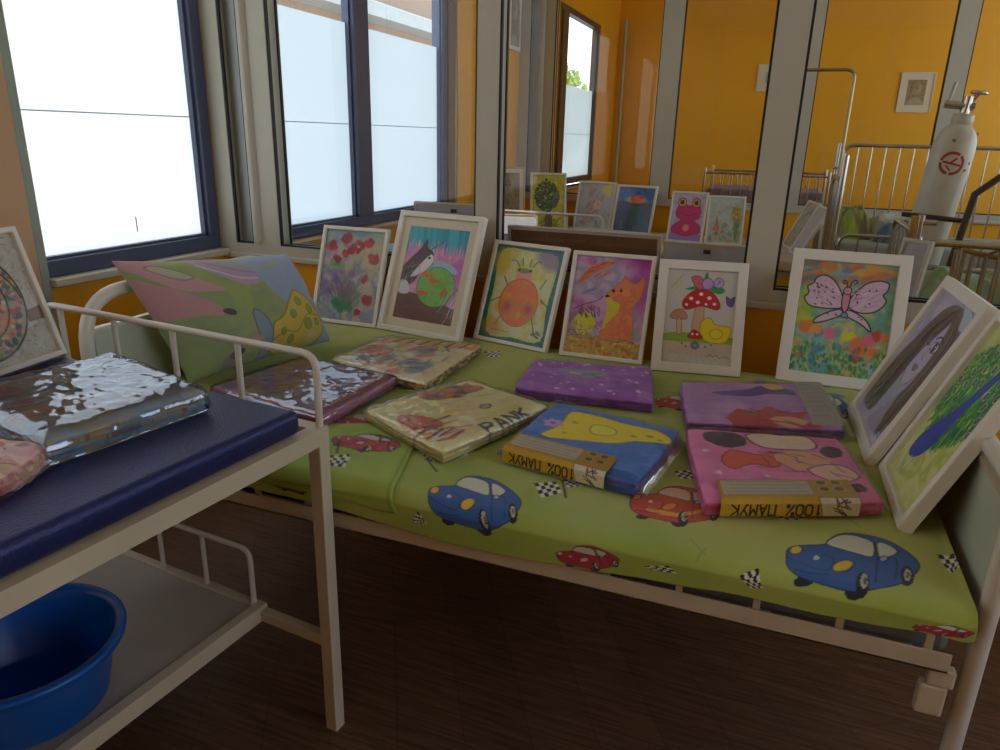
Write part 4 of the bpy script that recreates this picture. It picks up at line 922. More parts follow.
# ---------------------------------------------------------------- pillow
def make_pillow():
    A = at(112, 261, x=-1.62); B = at(286, 254, x=-1.56); C_ = at(330, 341, z=.625); D = at(190, 384, z=.615)
    A, B, C_, D = map(np.array, (A, B, C_, D))
    n = 240; ny = 170
    U, V = np.meshgrid(np.linspace(0, 1, n), np.linspace(0, 1, ny))
    def base(U, V):
        # slightly pinched sides between pointed corners
        pu = .02*np.sin(pi*V)+.012*(fbm(V*5, V*0+1, 41)-.5); pv = .03*np.sin(pi*U)+.02*(fbm(U*5, U*0+4, 43)-.5)
        u = U*(1-2*pu)+pu; v = V*(1-2*pv)+pv
        u = u[..., None]; v = v[..., None]
        return (A*(1-u)+B*u)*(1-v)+(D*(1-u)+C_*u)*v
    P = base(U, V); N = np.cross(B-A, D-A); N = N/np.linalg.norm(N)
    if N[0] < 0: N = -N
    s = (np.clip(1-np.abs(2*U-1)**2.6, 0, 1)**.55)*(np.clip(1-np.abs(2*V-1)**2.6, 0, 1)**.55)
    wr = (fbm(U*7+V*3, V*4, 31)-.5)*.012+.006*np.sin((U*1.2+V)*9+3*fbm(U*3, V*3, 35))*s
    top = P+N*(s*.115+wr*s**.5)[..., None]; bot = P-N*(s*.05)[..., None]
    c = Cv(1, ny/n, n, '#7d9a6a'); H = 100*ny/n; c.ny = ny; c.a = np.ones((ny, n, 3))*.5; c.X, c.Y = U*100, V*H
    H = 70; c.Y = V*H
    c.wash(['#8fa05c', '#84986a', '#9aa658', '#7f946a'], 26, 4)
    c.poly([(58, -5), (105, -5), (105, 75), (88, 75), (80, 56), (68, 48), (62, 34), (56, 16)], '#8fa2c4', 4)
    c.poly([(36, -5), (62, -5), (60, 20), (48, 14)], '#8ea6c0', 3, .6)
    c.poly([(-5, -5), (8, -5), (16, 6), (28, 20), (31, 24), (20, 22), (10, 18)], '#c78f98', 4); c.poly([(-5, 8), (6, 16), (16, 24), (26, 38), (14, 36), (-5, 32)], '#c08890', 4)
    c.poly([(7, 6), (14, 5), (22, 13), (15, 14)], '#b5b59a', 3, 1, '#7a7a78', .7)
    c.poly([(28, 0), (42, 5), (56, 15), (52, 22), (40, 20), (31, 10)], '#b294b4', 4); c.line([(30, 6), (41, 16), (54, 18)], 1.2, '#d8c8cc', sm=4); c.line([(34, 3), (45, 11), (56, 14)], 1, '#8f7098', sm=4)
    c.poly([(48, 50), (56, 46), (68, 34), (74, 30), (84, 38), (90, 50), (88, 62), (76, 70), (54, 70), (45, 64)], '#d2b43e', 4, 1, '#8a7424', .9)
    for x, y, r in ((72, 38, 2.6), (81, 44, 3), (64, 46, 2.4), (76, 54, 3.4), (60, 62, 2.4), (85, 54, 2.2), (54, 56, 2)): c.ell(x, y, r, r*1.15, '#8f9a34', 15, 1, 0, '#6f7a24', .5)
    c.line([(46, 60), (56, 56), (66, 58), (76, 48), (88, 50)], .7, '#8a7424', sm=4); c.ell(78, 64, 5, 5, '#cdbf78', 0, .9)
    c.poly([(40, 40), (46, 42), (46, 58), (44, 70), (38, 70)], '#7d94a8', 3, 1, '#4c5c70', .6)
    c.ell(27, 37, 4, 2, '#3a3c40', 20); c.ell(24, 62, 4.4, 2.2, '#3a3c40', -20)
    c.ell(72, 10, 5, 2, '#a6ac7c', 0, .8); c.ell(36, 56, 4, 2.2, '#c4968c', 20, .8); c.ell(20, 66, 4, 5, '#8a6a78', 0, .6); c.ell(30, 68, 6, 2, '#b58c94', 0, .6)
    c.a = c.a*.82+rgb('#a2a698')*.18  # haze from the window mixed into the print colours
    nn = top.shape[0]*top.shape[1]
    o3 = (A+B+C_+D)/4
    me1 = grid_mesh('pillow', top-o3); set_cols(me1, c.a)
    o = obj('pillow', me1, vc_mat('pillow_cotton', .9, 0, .1, 300, .2)); o.location = o3
    tag(o, 'plump pillow in a green, blue and pink printed case leaning on the headboard', 'pillow')
    me2 = grid_mesh('pillow_back', bot-o3); set_cols(me2, np.ones((nn, 3))*rgb('#9aa68a')); obj('pillow_back', me2, vc_mat('pillow_cotton'), o)
make_pillow()

# ---------------------------------------------------------------- folded bed linen in clear bags
def boundary(nx, ny):
    I = np.arange(nx*ny).reshape(ny, nx)
    return np.concatenate([I[0, :-1], I[:-1, -1], I[-1, ::-1][:-1], I[::-1, 0][:-1]])
def slab(q, z0, t, nx, ny, layers, seed, sag=.2, grow=0.0, wr=.0025, crumple=0):
    A, B, C_, D = [np.array([p[0], p[1]], float) for p in q]; ctr = (A+B+C_+D)/4
    A, B, C_, D = [c+(c-ctr)/np.linalg.norm(c-ctr)*grow*1.4 for c in (A, B, C_, D)]
    u, v = np.meshgrid(np.linspace(-1, 1, nx), np.linspace(-1, 1, ny)); rr = .02
    # round the corners a little
    k = 1-rr*np.abs(u)**6*np.abs(v)**6
    U = (u*k+1)/2; V = (v*k+1)/2
    w = .012*(fbm(u*3+seed, v*3, seed)-.5)
    XY = (A*(1-U[..., None])+B*U[..., None])*(1-V[..., None])+(D*(1-U[..., None])+C_*U[..., None])*V[..., None]
    e = np.maximum(np.abs(u), np.abs(v)); z = z0+t*(1-sag*e**14)+wr*2*(fbm(u*4, v*4, seed+2)-.5)
    if crumple:
        r1 = np.abs(fbm(u*3.2+1, v*3.2, seed+5, 2)-.5); r2 = np.abs(fbm(u*7, v*6+3, seed+6, 2)-.5)
        z = z+crumple*(1-3*r1)*.8+crumple*.5*(1-3*r2)
    P = [np.concatenate([XY, z[..., None]], -1).reshape(-1, 3)]
    b = boundary(nx, ny); edge = P[0][b]; out = edge[:, :2]-ctr; out = out/np.linalg.norm(out, axis=1)[:, None]
    rows = max(4, layers*4); F = []; prev = b; base = nx*ny; cu = (u.reshape(-1))[b]
    for r in range(1, rows+1):
        f = r/rows; bul = .0035*abs(sin(pi*f*layers))+.003*sin(pi*f)
        jit = .003*(fbm(np.arange(len(b))*.09, np.full(len(b), f*3.0), seed+9)-.5)*2
        ring = np.concatenate([edge[:, :2]+out*(bul+jit)[:, None], (edge[:, 2]*(1-f)+z0*f)[:, None]], 1)
        P.append(ring); cur = base+np.arange(len(b)); base += len(b); m = len(b)
        F += [(prev[i], cur[i], cur[(i+1) % m], prev[(i+1) % m]) for i in range(m)]; prev = cur
    I = np.arange(nx*ny).reshape(ny, nx); G = np.stack([I[:-1, :-1], I[1:, :-1], I[1:, 1:], I[:-1, 1:]], -1).reshape(-1, 4)
    P = np.concatenate(P); return P, [tuple(map(int, g)) for g in G]+[tuple(map(int, f[::-1])) for f in F]+[tuple(int(i) for i in prev[::-1])], XY, rows, len(b)
PLAST = film_mat('crinkled_clear_bag', (.99, .99, .99), .035, .28, .07, 1.4, bump=.25, bsc=9)
SHINY = film_mat('glossy_clear_bag', (.98, .98, .99), .13, 1.1, .05, 1.5, bump=.06, bsc=4, gcol=(.80, .88, 1, 1))
MIDF = film_mat('creased_clear_bag', (.99, .99, .99), .07, .5, .06, 1.4, bump=.22, bsc=7)
LABELM = None
def mesh_of(name, P, F, smooth=True):
    me = bpy.data.meshes.new(name); me.from_pydata(P.tolist(), [], F); me.polygons.foreach_set('use_smooth', np.full(len(me.polygons), smooth)); me.update(); return me
def package(label, q, t, paint, side, z0=.606, seed=0, layers=3, crumple=.004, flap=None, flapw=.05, group='bagged bed linen sets', tilt=None, card=None, film=None):
    q = [np.array(p[:2], float) for p in q]; ctr = sum(q)/4; L = (np.linalg.norm(q[1]-q[0])+np.linalg.norm(q[2]-q[3]))/2; Hh = (np.linalg.norm(q[3]-q[0])+np.linalg.norm(q[2]-q[1]))/2
    nx = 110; ny = max(30, int(nx*Hh/L)); o3 = np.array([ctr[0], ctr[1], z0])
    root = thing('bagged_bed_linen', label, 'packaged bed linen', tuple(o3), group=group)
    P, F, XY, rows, nb = slab(q, z0, t, nx, ny, layers, seed)
    cv = Cv(L, Hh, nx, '#888888'); cv.ny = ny; cv.a = np.ones((ny, nx, 3))*.5; cv.X, cv.Y = np.meshgrid(np.linspace(0, 100, nx), np.linspace(0, 100*Hh/L, ny)); cv.k = 100/(nx-1); paint(cv, 100*Hh/L); cv.a = np.clip(cv.a*1.18+.02, 0, 1)
    b = boundary(nx, ny); ec = cv.a.reshape(-1, 3)[b]; sc = []
    for r in range(1, rows+1):
        s = np.array([rgb(c) for c in side]); m = fbm(np.arange(nb)*.07, np.full(nb, (r*layers//rows)*5.0), seed+3); i = np.clip((m*1.6-.3)*len(side), 0, len(side)-1).astype(int)
        sc.append(s[i]*.75+ec*.25)
    A = np.concatenate([cv.a.reshape(-1, 3)]+sc); me = mesh_of('folded_linen', P-o3, F); set_cols(me, A); obj('folded_linen', me, vc_mat('printed_cotton'), root)
    P2, F2, _, _, _ = slab(q, z0-.001, t+.004+crumple, 90, int(90*Hh/L), 1, seed+1, sag=.28, grow=.006, crumple=crumple)
    P2[:, 2] = np.maximum(P2[:, 2], z0-.001); PL = film or PLAST
    obj('plastic_bag', mesh_of('plastic_bag', P2-o3, F2), PL, root)
    if flap is not None:   # sealed edge of the bag, lying beside the pack
        a, c = [(0, 1), (1, 2), (2, 3), (3, 0)][flap]; pa, pb = q[a], q[c]; d = (pb-pa); nrm = np.array([d[1], -d[0]])/np.linalg.norm(d)
        if nrm@(pa-ctr) < 0: nrm = -nrm
        U, V = np.meshgrid(np.linspace(.03, .97, 40), np.linspace(0, 1, 8))
        XYf = pa+(pb-pa)*U[..., None]+nrm*(V*flapw+.004)[..., None]
        Z = z0+.003+t*.55*(1-V)**2+.005*fbm(U*9, V*2, seed+4)
        Pf = np.concatenate([XYf, Z[..., None]], -1); obj('bag_flap', grid_mesh('bag_flap', Pf-o3), PL, root)
    if card: card(root, q, z0, t, o3)
    return root

def yellow_card(text_label='100% ПАМУК', u0=.03, u1=.72, depth=.078):
    def f(root, q, z0, t, o3):
        A, B, C_, D = q
        nx, n1, n2 = 230, 70, 44
        U, V = np.meshgrid(np.linspace(u0, u1, nx), np.linspace(0, 1, n1+n2))
        out = (D-A)/np.linalg.norm(D-A); e = D+(C_-D)*U[..., None]
        s = V*(depth+t*.9+.01)
        back = np.clip(depth-s, 0, None); down = np.clip(s-depth, 0, None)
        XYc = e-out*back[..., None]+out*(.014*np.clip(down/.010, 0, 1))[..., None]
        Z = z0+t+.0035-np.clip(down-.003, 0, t-.002)*1.0+.001*fbm(U*9, V*3, 5)
        Lc = np.linalg.norm(C_-D)*(u1-u0); cv = Cv(1, 1, nx, '#c99a2c'); cv.ny = n1+n2; cv.a = np.ones((n1+n2, nx, 3))*rgb('#bf9636')
        Hh = 100*(depth+t*.9+.01)/Lc; cv.X, cv.Y = np.meshgrid(np.linspace(0, 100, nx), np.linspace(0, Hh, n1+n2)); cv.k = 100/(nx-1)
        h1 = 100*depth/Lc
        cv.poly([(3, 2), (68, 2), (68, h1-5), (3, h1-5)], '#c9c2ae')
        for i in range(4): cv.line([(6, 4+i*(h1-10)/3.6), (60+i % 2*5, 4+i*(h1-10)/3.6)], .7, '#8f8878')
        for i in range(4): cv.ell(78+(i % 2)*11, 5+(i//2)*(h1-12)*.62, 4, 3.6, '#6f5524', 0, 1, 0, '#e0c070', .6)
        cv.poly([(0, h1-1), (100, h1-1), (100, Hh), (0, Hh)], '#c49e26')
        cv.poly([(70, h1), (100, h1), (100, Hh), (74, Hh)], '#d2cdb8', 0, 1, '#6f5524', .6); cv.hatch(14, '#4a2c22', (80, h1+2, 92, Hh-3), 6, 30, .8, 3, .9, 50)
        text(cv, text_label, 6, h1+(Hh-h1)*.30, (Hh-h1)*.52, '#231a10', 1.3, wd=6.6, flip=True)
        me = grid_mesh('label_card', np.concatenate([XYc, Z[..., None]], -1)-o3); set_cols(me, cv.a); obj('label_card', me, vc_mat('glossy_card', .4, .3, .02, 100), root)
    return f
def paper_card(u0, u1, v0, v1):
    def f(root, q, z0, t, o3):
        A, B, C_, D = q
        nx, ny = 50, 70; U, V = np.meshgrid(np.linspace(u0, u1, nx), np.linspace(v0, v1, ny)); XYc = (A*(1-U[..., None])+B*U[..., None])*(1-V[..., None])+(D*(1-U[..., None])+C_*U[..., None])*V[..., None]
        cv = Cv(1, 1.4, nx, '#b9b2a8'); cv.a = np.ones((ny, nx, 3))*rgb('#b9b2a6'); cv.ny = ny; cv.X, cv.Y = np.meshgrid(np.linspace(0, 100, nx), np.linspace(0, 140, ny)); cv.k = 100/(nx-1)
        for i in range(8): cv.line([(12, 12+i*15), (60+(i*17) % 28, 12+i*15)], 1.6, '#8f8890', .8)
        cv.hatch(12, '#7f7a88', (15, 30, 80, 100), 16, 20, 1.2, 2, .6, 60)
        Z = np.full_like(U, z0+t+.003)-t*.25*np.clip((V-.9)/.1, 0, 1)
        me = grid_mesh('label_card', np.concatenate([XYc, Z[..., None]], -1)-o3); set_cols(me, cv.a); obj('label_card', me, vc_mat('glossy_card'), root)
    return f
def k_baby(c, H):
    c.wash(['#d8c89a', '#cdb98c', '#dcd0b0', '#b9b98c'], 20, 4)
    c.dabs(30, ['#b56a5c', '#9a5a60', '#5f6a8c', '#c98a5a', '#8f5a4a', '#b5b5c4'], (4, 4, 96, H*.8), 7, 5, .7, 1.4); c.poly([(30, 8), (64, 6), (60, 30), (36, 34)], '#b5654a', 3, .7); c.hatch(30, ['#4a3a34', '#d9d4d0', '#5c6f5a'], (6, 6, 94, H-10), 16, 20, 1.6, 3, .7, 60)
    c.poly([(80, 0), (100, 0), (100, H), (80, H)], '#c9965a'); [c.line([(80, y), (100, y+4)], 2.2, '#4a2c20') for y in range(6, int(H), 13)]; [c.ell(90, y, 4, 3, '#d8c4a0') for y in range(12, int(H), 26)]
def k_pink(c, H):
    c.wash(['#b890b4', '#a9809c', '#c49ab8', '#b5a09a'], 18, 6); c.dabs(24, ['#c06080', '#a8a05a', '#8f6a9a', '#d0b8a0'], (6, 6, 94, H-6), 8, 4, .5); c.hatch(30, ['#7a4a7a', '#b0405a'], (4, 4, 96, H-4), 12, 40, 1.2, 3, .6, 60)
    c.poly([(0, H-12), (100, H-12), (100, H), (0, H)], '#b8406a', 0, .8); c.poly([(90, 0), (100, 0), (100, H), (90, H)], '#c04a5c', 0, .8)
def k_cream(c, H):
    c.wash(['#d9c98a', '#e0d39c', '#cfc07a'], 26, 3); c.poly([(46, 2), (76, 4), (94, 20), (84, 26), (60, 24), (44, 16)], '#8f5a34', 3, .9); c.dabs(22, ['#a85a3c', '#5f4a7a', '#c47a4a', '#4f3a3c'], (46, 4, 90, 24), 4.5, 4, .8)
    c.poly([(2, 40), (10, 24), (22, 34), (26, 52), (12, 56)], '#b5463c', 3, .8); c.hatch(20, ['#5c2c3c', '#c8606a', '#e6d8cc'], (4, 44, 30, 74), 16, 10, 2, 5, .8, 20)
    c.ell(66, 52, 4, 3.4, '#b0a878', 0, 1, 0, '#3c3444', .9)
    text(c, 'PANK', 40, 72, 12, '#2c2c48', 2.2, wd=11)
    c.line([(0, 32), (50, 30), (100, 40)], .9, '#b0a468', .7, 4)
def k_purple(c, H):
    c.wash(['#8a4fa6', '#8048a0', '#9a60b4', '#8f54ac'], 20, 3); R = random.Random(4)
    for i in range(34):
        x, y = R.uniform(3, 97), R.uniform(3, H-3); s = R.uniform(.8, 1.9); P = [(x+s*(1.7 if k % 2 == 0 else .7)*cos(k*pi/5), y+s*(1.7 if k % 2 == 0 else .7)*sin(k*pi/5)) for k in range(10)]; c.poly(P, '#d9c0dc', 0, .9)
    c.poly([(24, 30), (34, 22), (46, 26), (60, 24), (64, 36), (50, 44), (36, 40)], '#7a9a8a', 3, .8); c.ell(40, 34, 6, 4, '#b5a0a8', 0, .8); c.hatch(12, '#5c3c70', (26, 24, 60, 42), 9, 20, .9, 2, .8, 60)
def k_blue(c, H):
    c.wash(['#2f62b0', '#3a70bc', '#2a58a4'], 22, 4); c.hatch(26, '#4a80c4', (0, 0, 100, H), 24, 30, 1, 3, .35, 40)
    c.poly([(20, 16), (38, 12), (60, 15), (84, 14), (100, 20), (98, 32), (80, 42), (66, 56), (44, 62), (24, 70), (16, 66), (22, 44)], '#d8c024', 3, 1, '#8a7a1c', 1)
    for x, y, r in ((86, 27, 3.2), (94, 29, 2), (30, 56, 2), (76, 34, 2.4), (30, 34, 2.4)): c.ell(x, y, r, r*.8, '#9aa02c', 0, 1)
    c.poly([(44, 30), (58, 28), (64, 38), (56, 46), (46, 44)], '#e0cf3c', 3, 1, '#8a7a1c', .8)
    for i in range(6): a = i*pi/3; c.ell(16+5*cos(a), 44+5*sin(a), 3.2, 2.6, '#b58fc0', i*60)
    c.ell(16, 44, 2.4, 2.2, '#7a5a9a'); c.poly([(0, H-6), (100, H-10), (100, H), (0, H)], '#1f4a90')
def k_lilac(c, H):
    c.wash(['#a078b0', '#9a70aa', '#b08abc'], 22, 5); c.poly([(20, 26), (44, 20), (58, 8), (74, 16), (78, 30), (60, 28), (42, 34), (26, 32)], '#4f3f80', 3); c.poly([(56, 8), (66, 6), (72, 14), (62, 18)], '#c49a5a', 3)
    c.poly([(24, 78), (34, 60), (46, 64), (56, 52), (64, 64), (82, 60), (74, 74), (88, 84), (30, 86)], '#a83a38', 0); c.ell(66, 78, 12, 7, '#c49a80', 0, .9, .2); c.hatch(12, '#5c1c24', (30, 62, 84, 84), 12, 10, 1, 3, .7, 40)
def k_hotpink(c, H):
    c.wash(['#c864a0', '#d078a8', '#c05a98'], 22, 6)
    c.poly([(10, 10), (24, 4), (36, 12), (34, 26), (20, 30), (10, 22)], '#3a2c34', 4); c.poly([(38, 8), (56, 2), (78, 6), (80, 24), (62, 30), (44, 26)], '#d2b8a4', 4, 1, '#3a2c34', 1.2)
    c.poly([(16, 50), (24, 34), (40, 40), (52, 34), (50, 56), (34, 54), (22, 62)], '#c8503c', 3, 1, '#7a2c24', .9); c.poly([(50, 40), (62, 32), (80, 36), (84, 56), (66, 62), (54, 56)], '#cc9478', 4); c.ell(88, 30, 7, 10, '#3a2c34', 20)
    c.poly([(66, 60), (86, 50), (96, 66), (80, 78)], '#d8a8a0', 3, 1, '#4a343c', 1); c.poly([(76, 82), (92, 78), (94, 88), (80, 90)], '#4a343c', 2); c.hatch(16, '#4a2c34', (40, 30, 90, 74), 14, 30, 1, 4, .6, 60)
    for x, y in ((8, 36), (12, 66), (40, 70)):
        c.poly([(x+3*(1 if k % 2 == 0 else .45)*cos(k*pi/5), y+3*(1 if k % 2 == 0 else .45)*sin(k*pi/5)) for k in range(10)], '#ecc8dc')
def k_grey(c, H):
    c.wash(['#6f8296', '#7d8ea4', '#8a8a86', '#5f7488'], 20, 4); c.dabs(16, ['#b5684a', '#6a4a74', '#9a8a6a', '#c4a884', '#4f6a84'], (4, 8, 60, H-6), 9, 4, .7, 1.5); c.hatch(26, ['#3c3a44', '#d0c8bc'], (4, 6, 90, H-6), 16, 10, 1.2, 3, .6, 60)
def k_rose(c, H):
    c.wash(['#c49aa4', '#d2b8a8', '#b5858f', '#c8b89a'], 20, 7); c.dabs(16, ['#b04a4a', '#a8a05a', '#8a5a6a'], (4, 4, 96, H-4), 7, 4, .6); c.hatch(16, '#5a3c34', (40, 20, 96, H-6), 10, 20, 1.4, 6, .7, 60)
ZT = .64
def pz(z, *P): return [tuple(at(x, y, z=z)[:2]) for x, y in P]
package('orange edged bagged linen in front of the fishbowl picture', pz(ZT, (331, 358), (385, 336), (482, 343), (425, 382)), .034, k_baby, ['#c9965a', '#5a3c28', '#d0b890', '#b8864a'], seed=1, film=MIDF, flap=0, flapw=.03)
package('shiny pink bagged linen beside the pillow, behind the couch rail', pz(ZT, (212, 385), (303, 356), (396, 376), (319, 417)), .036, k_pink, ['#b8406a', '#a85a90', '#c04a5c', '#8f5aa0'], seed=3, crumple=.0025, film=SHINY)
package('cream yellow bagged linen with dark lettering, in front of the orange edged one', pz(ZT, (366, 408), (470, 378), (548, 404), (443, 450)), .034, k_cream, ['#cdbb78', '#b8a868', '#d8c890'], seed=5, film=MIDF, flap=0, flapw=.04)
package('purple bagged linen with pale stars, in front of the fox picture', pz(ZT, (535, 358), (650, 365), (653, 401), (516, 385)), .034, k_purple, ['#7a4098', '#5c2c78', '#8a50a8'], seed=7)
package('blue bagged linen with yellow print and upside down label, middle of the bed front', pz(ZT, (556, 401), (679, 429), (636, 482), (501, 446)), .036, k_blue, ['#2a58a4', '#4a4a90', '#1f3f80'], seed=9, flap=1, flapw=.02, card=yellow_card(u1=.80))
package('lilac bagged linen with dark red print and white paper label', pz(ZT, (682, 381), (820, 383), (845, 428), (688, 420)), .036, k_lilac, ['#6a3a90', '#54307a', '#8048a0'], seed=11, flap=1, flapw=.03, card=paper_card(.80, 1.0, .02, .96))
package('hot pink bagged linen with yellow label, nearest the peacock picture', pz(ZT, (687, 427), (838, 437), (884, 500), (706, 500)), .036, k_hotpink, ['#c03a80', '#c8588c', '#a83060'], seed=13, flap=1, flapw=.02, card=yellow_card(u0=.08, u1=.86))
package('shiny silver blue bagged linen lying on the navy couch', pz(.845, (-48, 392), (115, 353), (203, 387), (45, 438)), .046, k_grey, ['#5f7f94', '#7c9aa4', '#a8946a', '#6a5048'], z0=.800, seed=15, crumple=.003, layers=4, film=SHINY)
package('rose coloured bagged linen at the lower left edge, on the navy couch', pz(.835, (-95, 425), (48, 441), (-2, 474), (-130, 470)), .034, k_rose, ['#a8505a', '#c49a84', '#8a6a4a'], z0=.800, seed=17, crumple=.005, flap=1, flapw=.012)
# ---------------------------------------------------------------- chrome cots and the oxygen cylinder beyond the glass
def bar_panel(root, name, p0, p1, z0, z1, n, r=.011, rb=.005, m=None, R=.06, zb=None, label=None):
    m = m or CHR; p0 = Vector(p0); p1 = Vector(p1)
    P = bend([(p0.x, p0.y, z0), (p0.x, p0.y, z1), (p1.x, p1.y, z1), (p1.x, p1.y, z0)], R, 6)
    g = obj(name, MB().tube(P, r, 10), m, root)
    obj('lower_rail', MB().tube([(p0.x, p0.y, z0+.04), (p1.x, p1.y, z0+.04)], r*.8, 8), m, g)
    proto = None
    for i in range(1, n):
        q = p0.lerp(p1, i/n)
        if proto is None: proto = obj('bar', MB().tube([(0, 0, z0+.04), (0, 0, z1)], rb, 6), m, g); b = proto
        else: b = proto.copy(); COL.objects.link(b); b.parent = g
        b.location = (q.x, q.y, 0)
    return g
def cot():
    x0, x1, y0, y1 = .27, 1.75, 4.30, 5.02
    t = thing('hospital_cot', 'tall barred chrome cot with one side raised, behind the oxygen cylinder', 'cot', (x0, y0, 0)); w, d = x1-x0, y1-y0
    bar_panel(t, 'raised_side_rail', (.03, d, 0), (w-.03, d, 0), .62, 1.30, 19)
    bar_panel(t, 'lowered_side_rail', (.03, 0, 0), (w-.03, 0, 0), .30, .845, 15)
    for xx in (0, w):
        g = bar_panel(t, 'end_frame', (xx, .03, 0), (xx, d-.03, 0), .30, 1.10 if xx else 1.12, 6, .014)
        for yy in (0, d): obj('corner_post', MB().tube([(xx, yy, .03), (xx, yy, 1.31 if yy else 1.25)], .017, 12), CHR, t)
    obj('latch', MB().box(-.02, .05, d-.03, d+.02, 1.16, 1.175).box(.015, .035, d-.02, d+.01, 1.05, 1.17), CHR, t, .003)
    obj('mattress', MB().box(.03, w-.03, .03, d-.03, .62, .80), mat('pale_mattress', '#a8a898', .7), t, .02)
    obj('base_frame', MB().box(0, w, 0, .03, .56, .60).box(0, w, d-.03, d, .56, .60).box(0, .03, 0, d, .56, .60).box(w-.03, w, 0, d, .56, .60), CHR, t, .003)
    for xx in (0, w):
        for yy in (0, d): obj('caster', MB().lathe([(0, -.012), (.03, -.012), (.035, 0), (.03, .012), (0, .012)], seg=16), BLK, t).matrix_local = Matrix.Translation((xx, yy, .035)) @ Matrix.Rotation(pi/2, 4, 'X')
cot()
# wire traction frame above it
t = thing('traction_frame', 'thin metal tube arch rising above the chrome cot', 'metal frame', (-.02, 4.88, 0))
obj('arch_tube', MB().tube(bend([(0, 0, .05), (0, 0, 1.71), (.300, 0, 1.71), (.300, 0, .05)], .05), .010, 10), mat('dull_steel', '#a89a70', .35, .9), t)
obj('base_bar', MB().box(-.03, .33, -.05, -.02, .0, .05).box(-.03, .33, .02, .05, .0, .05).box(-.015, .015, -.02, .02, .0, .05).box(.285, .315, -.02, .02, .0, .05), mat('dull_steel', '#a89a70'), t)
def cot_clothes():
    def lump(name, label, cat, c, r, cols, seed, rot=0, power=.6, h=0):
        h = r[2]
        nx, ny = 70, 50; u, v = np.meshgrid(np.linspace(-1, 1, nx), np.linspace(-1, 1, ny))
        e = np.clip(1-(u**4+v**4), 0, 1)**power; z = h*e*(.75+.5*fbm(u*2+seed, v*2, seed))+.01*fbm(u*6, v*6, seed+1)*e
        x = u*r[0]*(1+.1*fbm(v*2, u, seed)); y = v*r[1]*(1+.1*fbm(u*2, v, seed+4)); P = np.stack([x, y, z], -1)
        cv = Cv(1, 1, nx, cols[0]); cv.ny = ny; cv.a = np.ones((ny, nx, 3))*.5; cv.X, cv.Y = np.meshgrid(np.linspace(0, 100, nx), np.linspace(0, 70, ny)); cv.wash(cols, 18, seed)
        me = grid_mesh(name, P); set_cols(me, cv.a); o = obj(name, me, vc_mat('printed_cotton')); o.location = c; o.rotation_euler = (0, 0, rot); return tag(o, label, cat)
    lump('pillow', 'lime green and brown patterned pillow in the chrome cot', 'pillow', (.375, 4.72, .80), (.07, .2, .15), ['#8aa83c', '#a8b848', '#6a5a3c', '#7f9a3c'], 3, .2)
    lump('blanket', 'grey green folded blanket lying in the chrome cot', 'blanket', (.62, 4.72, .80), (.16, .2, .12), ['#9aa090', '#b0b09a', '#8a9490', '#a8a48c'], 5)
    lump('garment', 'small blue garment on the folded blanket in the cot', 'garment', (.62, 4.46, .80), (.13, .06, .10), ['#4a7494', '#3f6488', '#6a8a9c'], 7, -.3)
    lump('cushion', 'pale green cushion standing behind the near chrome bars', 'cushion', (.72, 3.22, .68), (.16, .2, .15), ['#b8b49a', '#8fa86a', '#a8c0b0'], 9, .2)
cot_clothes()
def near_cot():
    x0, x1, y0, y1 = .475, 1.75, 2.90, 3.62
    t = thing('hospital_cot', 'chrome barred cot just behind the glass, right of the butterfly picture', 'cot', (x0, y0, 0)); w, d = x1-x0, y1-y0
    bar_panel(t, 'side_rail', (0, 0, 0), (w, 0, 0), .35, .985, 11, .0125, .006, R=.05)
    bar_panel(t, 'side_rail', (0, d, 0), (w, d, 0), .35, .80, 11, .012, .006, R=.05)
    g = bar_panel(t, 'end_frame', (-.012, .03, 0), (-.012, d-.03, 0), .35, 1.0, 7, .011, .006, R=.05)
    bar_panel(t, 'end_frame', (w+.012, .03, 0), (w+.012, d-.03, 0), .35, 1.0, 7, .011, .006, R=.05)
    obj('corner_clamp', MB().tube([(-.02, .02, .97), (-.02, .02, 1.075)], .012, 10).tube([(-.045, .02, 1.05), (.03, .02, 1.05)], .01, 8).box(-.05, -.03, .005, .035, .98, 1.07), CHR, t)
    obj('mattress', MB().box(.02, w-.02, .03, d-.03, .55, .68), mat('pale_mattress', '#a8a898'), t, .02)
    obj('base_frame', MB().box(0, w, 0, .03, .50, .54).box(0, w, d-.03, d, .50, .54), CHR, t, .003)
    for xx in (0, w):
        for yy in (.03, d-.03): obj('leg', MB().tube([(xx, yy, 0), (xx, yy, .5)], .016, 10), CHR, t)
near_cot()
def third_cot():
    x0, x1, y0, y1 = -.755, .36, 7.5, 8.3
    t = thing('hospital_cot', 'small chrome cot with a lilac mattress in the farthest room', 'cot', (x0, y0, 0)); w, d = x1-x0, y1-y0
    for yy in (0, d): bar_panel(t, 'side_rail', (0, yy, 0), (w, yy, 0), .45, 1.015, 13, .011, .006, R=.03)
    for xx in (0, w):
        for yy in (0, d): obj('corner_post', MB().tube([(xx, yy, 0), (xx, yy, 1.06)], .014, 10), CHR, t)
    obj('mattress', MB().box(.02, w-.02, .02, d-.02, .72, .87), mat('lilac_mattress', '#8c86a4', .8, var=.25, scale=14), t, .03)
    obj('base_frame', MB().box(0, w, 0, .03, .5, .54).box(0, w, d-.03, d, .5, .54), CHR, t, .003)
third_cot()
